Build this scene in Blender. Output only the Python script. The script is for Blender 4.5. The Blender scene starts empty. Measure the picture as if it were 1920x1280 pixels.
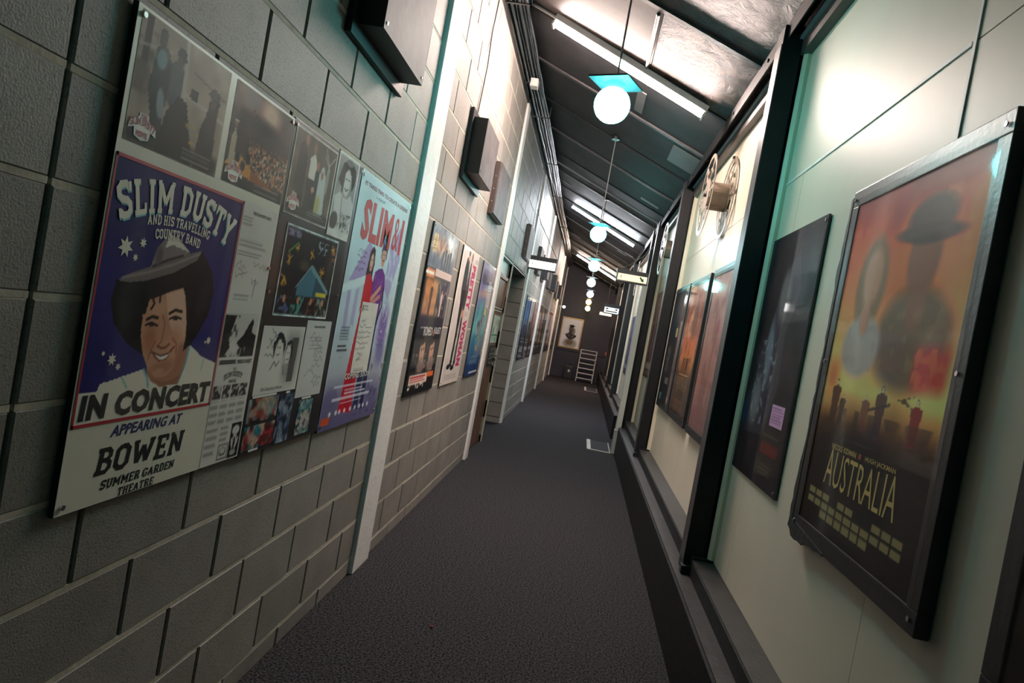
import bpy, bmesh, math, random
import numpy as np
from mathutils import Matrix, Vector
random.seed(7); RNG = np.random.default_rng(7)
S = bpy.context.scene; COL = S.collection

# ------------------------------------------------------------------ camera, world, exposure
EYE = 1.3814
def cam_axes(yaw, pitch, roll):
    f = Vector((math.sin(yaw)*math.cos(pitch), math.cos(yaw)*math.cos(pitch), math.sin(pitch)))
    r = Vector((math.cos(yaw), -math.sin(yaw), 0)); u = r.cross(f)
    c, s = math.cos(roll), math.sin(roll)
    return c*r + s*u, -s*r + c*u, f
_r, _u, _f = cam_axes(-.1040, -.0246, .1814)
cd = bpy.data.cameras.new('camera'); cd.sensor_width = 36; cd.lens = 1280.56*36/1920; cd.clip_start = .05
cam = bpy.data.objects.new('camera', cd); COL.objects.link(cam)
cam.matrix_world = Matrix(((_r.x, _u.x, -_f.x, 0), (_r.y, _u.y, -_f.y, 0), (_r.z, _u.z, -_f.z, EYE), (0, 0, 0, 1)))
S.camera = cam
wd = bpy.data.worlds.new('world'); S.world = wd; wd.use_nodes = True
wd.node_tree.nodes['Background'].inputs[0].default_value = (.01, .01, .012, 1)
wd.node_tree.nodes['Background'].inputs[1].default_value = .3
S.view_settings.view_transform = 'Standard'; S.view_settings.look = 'None'
S.view_settings.gamma = 1; S.view_settings.use_curve_mapping = False
S.view_settings.exposure = 0.95
TUBE_POWER = [165, 140, 120]; GLOBE_POWER = 27

# ------------------------------------------------------------------ place
XL, XR, YE, YB = -.952, .80, 22.3, -2.6      # block face, panel face, far wall, wall behind
def ceil_z(x): return 3.33 - .41*x

# ------------------------------------------------------------------ helpers
def lin(c):
    c = np.asarray(c, float)
    return np.where(c <= .04045, c/12.92, ((c+.055)/1.055)**2.4)
def srgb(r, g, b): return tuple(lin((r/255, g/255, b/255)))
MATS = {}
def mat(name, color, rough=.6, metal=0, var=.12, scale=8, bump=0, bscale=60, rand=0, coat=0, emit=None, estr=0, speck=0, spec=.5, tight=.25):
    if name in MATS: return MATS[name]
    m = bpy.data.materials.new(name); m.use_nodes = True; nt = m.node_tree; N = nt.nodes; L = nt.links
    p = N['Principled BSDF']; p.inputs['Roughness'].default_value = rough; p.inputs['Metallic'].default_value = metal
    p.inputs['Specular IOR Level'].default_value = spec
    if coat: p.inputs['Coat Weight'].default_value = coat; p.inputs['Coat Roughness'].default_value = .08
    tc = N.new('ShaderNodeTexCoord'); geo = N.new('ShaderNodeNewGeometry')
    nz = N.new('ShaderNodeTexNoise'); nz.inputs['Scale'].default_value = scale; nz.inputs['Detail'].default_value = 6
    L.new(geo.outputs['Position'], nz.inputs['Vector'])
    rmp = N.new('ShaderNodeMapRange'); rmp.inputs[1].default_value = .5-tight; rmp.inputs[2].default_value = .5+tight
    rmp.inputs[3].default_value = 1-var; rmp.inputs[4].default_value = 1+var
    L.new(nz.outputs['Fac'], rmp.inputs[0]); fac = rmp.outputs[0]
    def mul(a, b):
        n = N.new('ShaderNodeMath'); n.operation = 'MULTIPLY'; L.new(a, n.inputs[0]); L.new(b, n.inputs[1]); return n.outputs[0]
    if rand:
        oi = N.new('ShaderNodeObjectInfo'); r2 = N.new('ShaderNodeMapRange')
        r2.inputs[3].default_value = 1-rand; r2.inputs[4].default_value = 1+rand
        L.new(oi.outputs['Random'], r2.inputs[0]); fac = mul(fac, r2.outputs[0])
    if speck:
        v = N.new('ShaderNodeTexNoise'); v.inputs['Scale'].default_value = 130; v.inputs['Detail'].default_value = 3
        L.new(geo.outputs['Position'], v.inputs['Vector'])
        r3 = N.new('ShaderNodeMapRange'); r3.inputs[1].default_value = .3; r3.inputs[2].default_value = .45
        r3.inputs[3].default_value = 1-speck; r3.inputs[4].default_value = 1
        L.new(v.outputs['Fac'], r3.inputs[0]); fac = mul(fac, r3.outputs[0])
    vm = N.new('ShaderNodeVectorMath'); vm.operation = 'SCALE'; vm.inputs[0].default_value = color
    L.new(fac, vm.inputs['Scale']); L.new(vm.outputs[0], p.inputs['Base Color'])
    if bump:
        b = N.new('ShaderNodeBump'); b.inputs['Strength'].default_value = bump; b.inputs['Distance'].default_value = .004
        n2 = N.new('ShaderNodeTexNoise'); n2.inputs['Scale'].default_value = bscale; n2.inputs['Detail'].default_value = 5
        L.new(geo.outputs['Position'], n2.inputs['Vector']); L.new(n2.outputs['Fac'], b.inputs['Height'])
        L.new(b.outputs[0], p.inputs['Normal'])
    if emit: p.inputs['Emission Color'].default_value = (*emit, 1); p.inputs['Emission Strength'].default_value = estr
    MATS[name] = m; return m
def ink(r, g, b): return mat('ink_%d_%d_%d' % (r, g, b), srgb(r, g, b), .5, var=.04)

def tag(o, label=None, cat=None, group=None, kind=None):
    if label: o['label'] = label
    if cat: o['category'] = cat
    if group: o['group'] = group
    if kind: o['kind'] = kind
    return o
def put(name, me, m, parent=None):
    o = bpy.data.objects.new(name, me); COL.objects.link(o)
    if m is not None and not me.materials: me.materials.append(m)
    if parent: o.parent = parent
    return o
def empty(name, loc, rz=0, label=None, cat=None, group=None):
    o = bpy.data.objects.new(name, None); COL.objects.link(o); o.location = loc; o.rotation_euler = (0, 0, rz)
    o.empty_display_size = .1
    return tag(o, label, cat, group)
class G:
    """collects simple shapes into one mesh"""
    def __init__(s): s.v = []; s.f = []; s.sm = False
    def add(s, v, f):
        n = len(s.v); s.v += [tuple(p) for p in v]; s.f += [tuple(i+n for i in q) for q in f]; return s
    def box(s, a, b):
        (x0, y0, z0), (x1, y1, z1) = a, b
        return s.add([(x0,y0,z0),(x1,y0,z0),(x1,y1,z0),(x0,y1,z0),(x0,y0,z1),(x1,y0,z1),(x1,y1,z1),(x0,y1,z1)],
                     [(0,3,2,1),(4,5,6,7),(0,1,5,4),(1,2,6,5),(2,3,7,6),(3,0,4,7)])
    def prism(s, pts, axis, a, b):
        """pts: 2-D outline, extruded along axis from a to b"""
        def P(p, t):
            if axis == 0: return (t, p[0], p[1])
            if axis == 1: return (p[0], t, p[1])
            return (p[0], p[1], t)
        n = len(pts); v = [P(p, a) for p in pts] + [P(p, b) for p in pts]
        f = [tuple(range(n))[::-1], tuple(range(n, 2*n))] + [(i, (i+1) % n, n+(i+1) % n, n+i) for i in range(n)]
        return s.add(v, f)
    def cyl(s, a, b, r, n=12, r2=None):
        a, b = Vector(a), Vector(b); d = (b-a).normalized(); r2 = r if r2 is None else r2
        p = d.orthogonal().normalized(); q = d.cross(p); v = []
        for c, rr in ((a, r), (b, r2)):
            v += [c + (p*math.cos(2*math.pi*i/n)+q*math.sin(2*math.pi*i/n))*rr for i in range(n)]
        f = [tuple(range(n))[::-1], tuple(range(n, 2*n))] + [(i, (i+1) % n, n+(i+1) % n, n+i) for i in range(n)]
        return s.add(v, f)
    def tube(s, pts, r, n=6):
        pts = [Vector(p) for p in pts]; v = []; f = []
        d = (pts[1]-pts[0]).normalized(); p = d.orthogonal().normalized()
        for k, c in enumerate(pts):
            t = (pts[min(k+1, len(pts)-1)]-pts[max(k-1, 0)]).normalized()
            p = (p - t*p.dot(t)).normalized(); q = t.cross(p)
            v += [c+(p*math.cos(2*math.pi*i/n)+q*math.sin(2*math.pi*i/n))*r for i in range(n)]
        for k in range(len(pts)-1):
            f += [(k*n+i, k*n+(i+1) % n, (k+1)*n+(i+1) % n, (k+1)*n+i) for i in range(n)]
        f += [tuple(range(n))[::-1], tuple(range(len(v)-n, len(v)))]
        return s.add(v, f)
    def sphere(s, c, r, nu=24, nv=14):
        v = []; f = []
        for j in range(nv+1):
            th = math.pi*j/nv
            for i in range(nu):
                a = 2*math.pi*i/nu; v.append((c[0]+r*math.sin(th)*math.cos(a), c[1]+r*math.sin(th)*math.sin(a), c[2]+r*math.cos(th)))
        for j in range(nv):
            f += [(j*nu+i, (j+1)*nu+i, (j+1)*nu+(i+1) % nu, j*nu+(i+1) % nu) for i in range(nu)]
        s.sm = True; return s.add(v, f)
    def mesh(s, name):
        me = bpy.data.meshes.new(name); me.from_pydata(s.v, [], s.f); me.update()
        if s.sm: me.polygons.foreach_set('use_smooth', [True]*len(me.polygons))
        return me
    def put(s, name, m, parent=None, bevel=0):
        o = put(name, s.mesh(name), m, parent)
        if bevel:
            bm = bmesh.new(); bm.from_mesh(o.data); bmesh.ops.remove_doubles(bm, verts=bm.verts, dist=1e-6)
            bmesh.ops.bevel(bm, geom=list(bm.edges), offset=bevel, segments=2, affect='EDGES', profile=.6)
            bm.to_mesh(o.data); bm.free()
        return o
def box(name, a, b, m, parent=None, bevel=0): return G().box(a, b).put(name, m, parent, bevel)

# ------------------------------------------------------------------ materials of the place
M_BLOCK = mat('block', (.265, .247, .222), .6, var=.14, scale=6, bump=.28, bscale=210, rand=.10, speck=.35, spec=.45)
M_BED_LIT = mat('lit_bed_mortar', (.50, .45, .36), .8, var=.2, scale=20, bump=.4)  # light caught on the bed ledges is put into this paler mortar colour
M_MORTAR = mat('raked_mortar', (.15, .14, .10), .9, var=.2, scale=20, bump=.4)
M_WHITE = mat('white_paint', (.80, .79, .77), .5, var=.06, scale=14, bump=.5, bscale=40)
M_CREAM = mat('cream_panel', (.68, .625, .50), .46, var=.04, scale=3, bump=.05, bscale=5, spec=.4)
M_MOULD = mat('cream_moulding', (.70, .63, .47), .45, var=.06, scale=5)
M_BLACK = mat('black_paint', (.011, .0105, .011), .6, spec=.25, var=.3, scale=12, bump=.5, bscale=45)
M_POST = mat('post_paint', (.011, .012, .013), .5, spec=.3, var=.25, scale=10, bump=.3, bscale=50)
M_SILL = mat('worn_sill', (.045, .041, .042), .42, var=.35, scale=14, bump=.5, bscale=40)
M_CARPET = mat('carpet', (.034, .032, .036), .95, var=.85, tight=.10, scale=110, bump=1.0, bscale=190, spec=.15)
M_CEIL = mat('ceiling_paint', (.032, .031, .034), .62, spec=.3, var=.3, scale=4, bump=.5, bscale=14)
def peeling(name, dark, pale, scale, lo, hi, rough, dist):
    m = bpy.data.materials.new(name); m.use_nodes = True; N = m.node_tree.nodes; L = m.node_tree.links; p = N['Principled BSDF']
    geo = N.new('ShaderNodeNewGeometry'); nz = N.new('ShaderNodeTexNoise'); nz.inputs['Scale'].default_value = scale; nz.inputs['Detail'].default_value = 9; nz.inputs['Roughness'].default_value = .68; nz.inputs['Distortion'].default_value = .8
    L.new(geo.outputs['Position'], nz.inputs['Vector']); cr = N.new('ShaderNodeValToRGB')
    cr.color_ramp.elements[0].position = lo; cr.color_ramp.elements[0].color = (*dark, 1); cr.color_ramp.elements[1].position = hi; cr.color_ramp.elements[1].color = (*pale, 1)
    L.new(nz.outputs['Fac'], cr.inputs[0]); L.new(cr.outputs[0], p.inputs['Base Color']); p.inputs['Roughness'].default_value = rough; p.inputs['Specular IOR Level'].default_value = .35
    b = N.new('ShaderNodeBump'); b.inputs['Strength'].default_value = .9; b.inputs['Distance'].default_value = dist; L.new(nz.outputs['Fac'], b.inputs['Height']); L.new(b.outputs[0], p.inputs['Normal']); return m
M_PEEL = peeling('peeling_ceiling', (.006, .006, .007), (.11, .085, .058), 5, .42, .66, .55, .04)
M_ROUGHC = peeling('rough_ceiling', (.006, .006, .007), (.030, .029, .031), 9, .4, .65, .42, .03)
M_SMOOTHC = mat('smooth_ceiling', (.075, .062, .058), .6, var=.15, scale=8, bump=.15, bscale=20, spec=.3)
M_DARKW = mat('end_wall_paint', (.036, .033, .050), .6, var=.15, scale=3, bump=.2, bscale=30)
M_STEEL = mat('dark_steel', (.05, .05, .052), .35, .6, var=.2)
M_CHROME = mat('chrome', (.7, .7, .7), .2, 1, var=.03)
M_GREYM = mat('grey_metal', (.32, .32, .33), .4, .4, var=.1)
M_PALE = mat('pale_column', (.62, .63, .56), .5, var=.06, scale=6)
M_BROWN = mat('door_timber', (.16, .065, .03), .35, var=.25, scale=9, bump=.2, bscale=30)
M_CABLE = mat('cable', (.016, .016, .017), .4, var=.2)
M_EDGE = mat('board_edge', (.012, .012, .014), .5, var=.1)
def cover_material():
    m = bpy.data.materials.new('clear_cover'); m.use_nodes = True; nt = m.node_tree; N = nt.nodes; N.remove(N['Principled BSDF'])
    t = N.new('ShaderNodeBsdfTransparent'); g = N.new('ShaderNodeBsdfGlossy'); g.inputs['Roughness'].default_value = .05
    fr = N.new('ShaderNodeFresnel'); fr.inputs[0].default_value = 1.21; mx = N.new('ShaderNodeMixShader')
    bk = N.new('ShaderNodeMath'); bk.operation = 'SUBTRACT'; bk.inputs[0].default_value = 1; fm = N.new('ShaderNodeMath'); fm.operation = 'MULTIPLY'
    nz = N.new('ShaderNodeTexNoise'); nz.inputs['Scale'].default_value = 5; geo = N.new('ShaderNodeNewGeometry')
    bp = N.new('ShaderNodeBump'); bp.inputs['Strength'].default_value = .05; bp.inputs['Distance'].default_value = .01
    L = nt.links; L.new(geo.outputs['Position'], nz.inputs['Vector']); L.new(nz.outputs['Fac'], bp.inputs['Height'])
    L.new(bp.outputs[0], g.inputs['Normal'])
    L.new(geo.outputs['Backfacing'], bk.inputs[1]); L.new(fr.outputs[0], fm.inputs[0]); L.new(bk.outputs[0], fm.inputs[1])
    L.new(fm.outputs[0], mx.inputs[0]); L.new(t.outputs[0], mx.inputs[1]); L.new(g.outputs[0], mx.inputs[2])
    L.new(mx.outputs[0], N['Material Output'].inputs[0]); return m
M_COVER = cover_material()
def print_material():
    m = bpy.data.materials.new('printed_sheet'); m.use_nodes = True; N = m.node_tree.nodes
    a = N.new('ShaderNodeAttribute'); a.attribute_name = 'Col'; p = N['Principled BSDF']; p.inputs['Roughness'].default_value = .5; p.inputs['Specular IOR Level'].default_value = .15
    m.node_tree.links.new(a.outputs['Color'], p.inputs['Base Color']); return m
M_PRINT = print_material()

# ------------------------------------------------------------------ floor, ceiling, end walls
tag(box('floor', (-2.4, YB, -.05), (XR+.1, YE+.1, 0), M_CARPET), kind='structure')
cl = G().prism([(XL-.1, ceil_z(XL-.1)+.02), (XR+.15, ceil_z(XR+.15)+.02), (XR+.15, ceil_z(XR+.15)+.08), (XL-.1, ceil_z(XL-.1)+.08)], 1, YB, YE).put('ceiling', M_BLACK)
tag(cl, kind='structure')
y = 3.94-.95*7; k = 0
while y < YE:
    y1 = min(y+.95, YE); dz = (.006 if k % 2 else 0)
    pts = [(XL-.08, ceil_z(XL-.08)-dz), (XR+.02, ceil_z(XR+.02)-dz), (XR+.02, ceil_z(XR+.02)+.02), (XL-.08, ceil_z(XL-.08)+.02)]
    if 3.9 < y < 4.0:
        for xa, xb, mm in ((XL-.08, .10, M_SMOOTHC), (.105, XR+.02, M_PEEL)):
            G().prism([(xa, ceil_z(xa)-dz), (xb, ceil_z(xb)-dz), (xb, ceil_z(xb)+.02), (xa, ceil_z(xa)+.02)], 1, y+.006, y1-.006).put('ceiling_panel', mm, cl)
    else: G().prism(pts, 1, y+.006, y1-.006).put('ceiling_panel', M_ROUGHC if y < 3.5 else M_CEIL, cl)
    if y > 1:
        w = .022 if k % 2 else .012
        x0, x1 = -.86, .74
        G().prism([(x0, ceil_z(x0)-.016), (x1, ceil_z(x1)-.016), (x1, ceil_z(x1)), (x0, ceil_z(x0))], 1, y-w, y+w).put('cover_strip', M_SILL if k % 2 else M_BLACK, cl)
    y += .95; k += 1
def on_ceiling(name, x0, x1, y0, y1, t, m):
    return G().prism([(x0, ceil_z(x0)-t), (x1, ceil_z(x1)-t), (x1, ceil_z(x1)-.004), (x0, ceil_z(x0)-.004)], 1, y0, y1).put(name, m, cl)
on_ceiling('patch', .44, .69, 5.96, 6.45, .012, mat('patch', (.11, .105, .105), .5))
on_ceiling('patch', .352, .58, 8.39, 8.46, .014, mat('patch_pale', (.28, .29, .3), .5))
on_ceiling('patch', .05, .12, 5.25, 5.7, .012, mat('patch', (.11, .105, .105), .5))
for yy, xa, xb in ((10.2, -.75, -.62), (13.6, .3, .5), (13.3, .45, .62), (15.2, -.7, -.5)):
    on_ceiling('patch', xa, xb, yy, yy+.05, .014, MATS['patch_pale'])
G().cyl((.075, 4.0, ceil_z(.075)-.014), (.075, 4.83, ceil_z(.075)-.014), .012, 8).put('conduit', M_SILL, cl)
G().cyl((-.86, 4.82, ceil_z(-.86)-.02), (-.60, 4.82, ceil_z(-.60)-.02), .014, 8).put('conduit', M_GREYM, cl)
G().tube([(-.9, 9.13, ceil_z(-.9)-.03), (-.5, 9.13, ceil_z(-.5)-.03), (.3, 9.13, ceil_z(.3)-.03), (.66, 9.13, ceil_z(.66)-.03), (.685, 9.13, 2.9)], .012).put('conduit', M_GREYM, cl)
we = box('wall_end', (-1.2, YE, 0), (1.0, YE+.1, 4.0), M_DARKW); tag(we, kind='structure')
box('dado_strip', (XL, YE-.012, .86), (XR, YE-.0005, .875), M_BLACK, we)
tag(box('wall_back', (-1.2, YB-.1, 0), (1.0, YB, 4.0), M_DARKW), kind='structure')

# ------------------------------------------------------------------ left wall of concrete blocks
D0 = .081; OPEN_Z = 2.06; TOP = 3.60
DOOR = (6.72, 7.72); PASS = (7.80, 9.38)
MB = XL-.010
g = G()
for y0, y1, z0 in ((YB, DOOR[0], 0), (DOOR[0], DOOR[1], OPEN_Z), (DOOR[1], PASS[0], 0), (PASS[0], PASS[1], OPEN_Z), (PASS[1], YE, 0)):
    g.box((-1.16, y0, z0), (MB, y1, TOP))
wl = g.put('wall_left', M_MORTAR); tag(wl, kind='structure')
tag(box('wall_top', (-1.3, YB, TOP+.001), (XL-.02, YE, 3.9), M_BLACK), kind='structure')
COLUMNS = [(3.32, 3.575), (6.55, 6.705), (9.40, 9.56), (12.62, 12.80), (15.82, 16.0), (18.9, 19.08), (21.85, 22.0)]
def block_mesh(w, h, c=.004, d=.03):
    # chamfered front, local: x out of wall (0 = face), y along, z up
    v = [(-d,0,0),(-d,w,0),(-d,w,h),(-d,0,h),(-c,0,0),(-c,w,0),(-c,w,h),(-c,0,h),(0,c,c),(0,w-c,c),(0,w-c,h-c),(0,c,h-c)]
    f = [(8,9,10,11)]
    for i in range(4):
        j = (i+1) % 4; f += [(i, j, 4+j, 4+i), (4+i, 4+j, 8+j, 8+i)]
    return v, f
BM = {}
def block_data(w, h):
    key = (round(w, 3), round(h, 3))
    if key not in BM:
        v, f = block_mesh(w, h); me = bpy.data.meshes.new('block'); me.from_pydata(v, [], f); me.update(); me.materials.append(M_BLOCK); BM[key] = me
    return BM[key]
spans = [(-.8, 1.084, 1.3048-.4*8), (1.094, 3.32, 1.3048), (3.577, 6.55, 3.583), (6.707, 9.40, 6.72), (9.56, 12.62, 9.56), (12.80, 15.82, 12.8), (16.0, 18.9, 16.0), (19.08, 21.85, 19.08), (22.0, YE, 22.0)]
blocks = []; beds = G()
for (s0, s1, ph) in spans:
    for i in range(-1, 18):
        z0 = max(0, D0+.2*i+.005); z1 = min(D0+.2*i+.195, TOP)
        if z1-z0 < .02: continue
        off = ph + (.2 if i % 2 == 0 else 0)
        first = math.floor((s0-off)/.4)
        for kk in range(first, first+80):
            a = max(off+.4*kk+.005, s0); b = min(off+.4*(kk+1)-.005, s1)
            if a-s0 < .03: a = s0
            if s1-b < .03: b = s1
            if a >= s1: break
            if b-a < .02: continue
            # cut by openings
            for (o0, o1) in (DOOR, PASS):
                if z0 < OPEN_Z-.05 and b > o0 and a < o1:
                    if a >= o0 and b <= o1: a = b
                    elif a < o0 < b: b = o0
                    else: a = o1
            if b-a < .02: continue
            blocks.append((a, b, z0, z1))
    for i in range(0, 18):
        zz = D0+.2*i
        cuts = [(s0, s1)]
        if zz < OPEN_Z:
            for (o0, o1) in (DOOR, PASS):
                cuts = [c for (p, q) in cuts for c in ((p, min(q, o0)), (max(p, o1), q)) if c[1]-c[0] > .01]
        for p, q in cuts: beds.box((MB-.01, p, zz-.0065), (XL-.0015, q, zz+.0065))
tag(beds.put('bed_joint', M_BED_LIT, wl), kind='stuff')
def size(b): return (b[1]-b[0])*(b[3]-b[2])/max(b[0], 1.0)**2/max(1, .3*b[0]) if b[1] > .7 else 0
blocks.sort(key=size, reverse=True)
far = G()
for n, (a, b, z0, z1) in enumerate(blocks):
    if n < 300:
        o = put('block', block_data(b-a, z1-z0), None, wl); o.location = (XL + random.uniform(-.0012, .0012), a, z0)
    else:
        v, f = block_mesh(b-a, z1-z0); dx = XL+random.uniform(-.001, .001)
        far.add([(p[0]+dx, p[1]+a, p[2]+z0) for p in v], f)
tag(far.put('block_field', M_BLOCK, wl), kind='stuff')
for n, (a, b) in enumerate(COLUMNS):
    pr = .022 if n < 3 else .03
    tag(box('trim_%d' % (n+1), (XL-.009, a, 0), (XL+pr, b, 3.5), M_WHITE, None, .004), kind='structure')
box('control_joint', (XL-.004, 9.05, 2.08), (XL+.0025, 9.066, 3.5), M_BLACK, wl)
# jambs of the two openings, block by block
for (ya, yb, x0, x1) in ((7.722, 7.798, -1.16, XL), ):
    for i in range(-1, 10):
        z0 = max(0.001, D0+.2*i+.004); z1 = min(D0+.2*i+.196, OPEN_Z)
        box('block', (x0, ya, z0), (x1, yb, z1), mat('pier_block', (.42, .39, .33), .7, var=.15, scale=6, bump=.5, bscale=90), wl, .003)
for i in range(-1, 10):
    z0 = max(0.001, D0+.2*i+.005); z1 = min(D0+.2*i+.195, OPEN_Z)
    xs = [XL, -1.345, -1.745, -2.1] if i % 2 else [XL, -1.145, -1.545, -1.945]
    for xa, xb in zip(xs[1:], xs[:-1]):
        box('block', (xa+.005, PASS[1]-.012, z0), (xb-.004, PASS[1]+.012, z1), M_BLOCK, wl, .003)
# the passage behind the second opening, and the doorway's lining
ps = G().box((-2.2, PASS[0]-.3, 0), (-2.1, PASS[1]+.05, 2.5)).box((-2.2, PASS[1], 0), (-1.16, PASS[1]+.1, 2.5)).box((-2.2, PASS[0]-.1, 0), (-1.16, PASS[0]-.08, 2.5)).box((-2.2, PASS[0]-.3, 2.2), (-1.16, PASS[1]+.1, 2.3)).put('wall_passage', M_DARKW); tag(ps, kind='structure')
box('lintel', (-1.15, PASS[0], OPEN_Z-.012), (XL-.001, PASS[1], OPEN_Z-.001), M_STEEL, wl)
box('lintel', (-1.15, DOOR[0], OPEN_Z-.012), (XL-.001, DOOR[1], OPEN_Z-.001), M_WHITE, wl)

# brown door in its opening
d1 = empty('door_1', (-.985, 7.22, 0)); tag(d1, kind='structure')
XD = -.985
def dbox(name, a, b, m, par=d1, bev=0): return box(name, (a[0]-XD, a[1]-7.22, a[2]), (b[0]-XD, b[1]-7.22, b[2]), m, par, bev)
dbox('door_leaf', (XD-.04, 6.74, .012), (XD, 7.70, 1.90), M_BROWN)
dbox('fanlight', (XD-.03, 6.74, 1.90), (XD-.01, 7.70, 2.045), mat('fanlight', (.62, .62, .6), .4))
for z in (1.49, 1.52): dbox('moulding', (XD, 6.95, z), (XD+.012, 7.68, z+.014), mat('moulding_pale', (.5, .42, .36), .4))
dbox('moulding', (XD, 6.95, 1.54), (XD+.018, 6.99, 1.86), M_BROWN, d1, .003); dbox('moulding', (XD, 7.64, 1.54), (XD+.018, 7.68, 1.86), M_BROWN, d1, .003)
dbox('moulding', (XD, 6.95, 1.84), (XD+.018, 7.68, 1.88), M_BROWN, d1, .003)
dbox('door_panel', (XD, 7.0, 1.545), (XD+.006, 7.63, 1.83), mat('door_panel_dark', (.07, .03, .015), .3))
hd = G().cyl((0, .44, 1.0), (.05, .44, 1.0), .012).cyl((.05, .445, 1.0), (.05, .33, 1.0), .010).put('handle', M_CHROME, d1)
G().cyl((0, .44, 1.0), (.008, .44, 1.0), .03, 16).put('rose', M_CHROME, d1)
G().cyl((0, .44, .9), (.012, .44, .9), .02, 16).put('lock', M_GREYM, d1)
# frame side stops of the doorway
dbox('door_stop', (XD-.04, 6.722, .0), (XD+.02, 6.742, 2.045), M_WHITE); 

# ------------------------------------------------------------------ right wall: panels, posts, kerb, sill, rails
wr = box('wall_right', (XR+.012, YB, 0), (XR+.15, YE, 3.3), M_BLACK); tag(wr, kind='structure')
POSTS = [.1, 3.38, 6.64, 8.90, 9.62, 13.2, 16.0, 19.2]
PX0, PX1, PD = .665, .756, .125
KX, KZ, LX, SZ, SX = .62, .345, .695, .425, .782
for a, b in ((YB, 8.72), (10.05, 15.5), (15.55, 19.0), (19.05, YE)):
    G().prism([(KX, 0), (KX-.001, KZ-.012), (KX+.012, KZ), (LX+.01, KZ), (LX+.01, 0)], 1, a, b).put('kerb', M_BLACK, wr)
    box('kerb_cap', (KX+.006, a+.004, KZ), (LX+.008, b-.002, KZ+.004), M_SILL, wr)
edges = [YB] + [p for p in POSTS] + [YE]
bays = [(YB, .1), (.1+PD, 3.38), (3.38+PD, 6.64), (6.64+PD, 8.9), (9.02, 9.62), (9.62+PD, 13.2), (13.2+PD, 16.0), (16.0+PD, 19.2), (19.2+PD, YE)]
for n, (a, b) in enumerate(bays):
    if n == 4: continue
    G().prism([(LX, KZ+.004), (LX, SZ-.006), (LX+.006, SZ), (XR+.012, SZ), (XR+.012, KZ)], 1, a+.003, b-.003).put('sill', M_BLACK, wr)
    box('sill_cap', (LX+.004, a+.006, SZ), (XR, b-.006, SZ+.003), M_SILL, wr)
for n, p in enumerate(POSTS):
    po = G().box((PX0, p, KZ+.001 if n not in (3, 4) else 0), (PX1, p+PD, 3.02)).box((PX1, p+.03, SZ+.001), (XR+.011, p+PD-.03, 3.02)).put('post', M_POST, wr)
    box('edge_strip', (PX0-.003, p+.006, KZ+.06), (PX0-.0002, p+PD-.006, 2.93), mat('post_edge', (.07, .064, .066), .45, var=.2), wr)
    if n not in (3, 4):
        box('foot_plate', (PX0-.012, p-.03, KZ+.004), (PX0+.04, p+.02, KZ+.045), M_POST, wr, .004)
        box('foot_plate', (PX0+.03, p-.035, SZ+.003), (XR-.004, p-.001, SZ+.016), M_POST, wr, .002)
PT = 2.885
for n, (a, b) in enumerate(bays):
    if n == 4: continue
    a2, b2 = a+.002, b-.002
    # vertical mouldings beside the posts
    for ya, yb in ((a2, a2+.028), (b2-.03, b2)):
        G().prism([(XR+.011, ya), (XR-.028, ya), (XR-.028, (ya+yb)/2), (XR-.016, yb), (XR+.011, yb)] if ya == a2 else [(XR+.011, yb), (XR-.03, yb), (XR-.03, (ya+yb)/2), (XR-.016, ya), (XR+.011, ya)][::-1], 2, SZ+.004, PT).put('moulding', M_MOULD, wr)
    lo, hi = a2+.029, b2-.031
    if n == 1: segs_lo = [lo, .483, 1.783, 3.09, hi]; segs_hi = [lo, .575, 1.775, hi]
    else:
        m_ = (lo+hi)/2; segs_lo = [lo, m_-.1, hi]; segs_hi = [lo, m_-.1, hi]
    split = 2.262
    for sg, z0, z1 in ((segs_lo, SZ+.004, split), (segs_hi, split+.003, PT)):
        for p, q in zip(sg[:-1], sg[1:]):
            box('panel', (XR, p+.0012, z0), (XR+.011, q-.0012, z1-.001), M_CREAM, wr)
    if n in (1,):
        box('joint_strip', (XR-.004, 1.79, split-.006), (XR-.0002, hi, split+.006), mat('joint_strip', (.78, .77, .74), .5), wr)
        box('joint_strip', (XR-.004, 1.768, 2.0), (XR-.0002, 1.782, PT), MATS['joint_strip'], wr)
    box('top_rail', (XR-.045, a2, PT), (XR+.011, b2, PT+.075), mat('rail_brown', (.06, .05, .045), .4, var=.2), wr)
    box('top_rail', (XR-.06, a2, PT+.0755), (XR-.03, b2, PT+.09), M_GREYM, wr)
G().prism([(.684, 2.955), (.692, 2.955), (.692, 3.03), (.74, 3.012), (.74, 3.02), (.684, 3.043)], 1, YB, YE).put('ceiling_angle', M_BLACK, wr)
for k in range(24):
    yy = 1.2+.85*k
    G().cyl((.676, yy, 3.0), (.684, yy, 3.0), .010, 6).put('bolt', M_STEEL, wr)
# pale boxed column and the side door beyond the kerb's end
box('column', (.588, 8.745, .30), (.655, 8.895, 2.16), M_PALE, wr, .004)
box('column_base', (.580, 8.735, 0), (.658, 8.896, .30), mat('column_base', (.36, .37, .35), .45), wr, .003)
d2 = box('door_2', (XR-.02, 9.03, .0), (XR+.01, 9.615, 2.88), M_CREAM); tag(d2, kind='structure')

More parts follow.
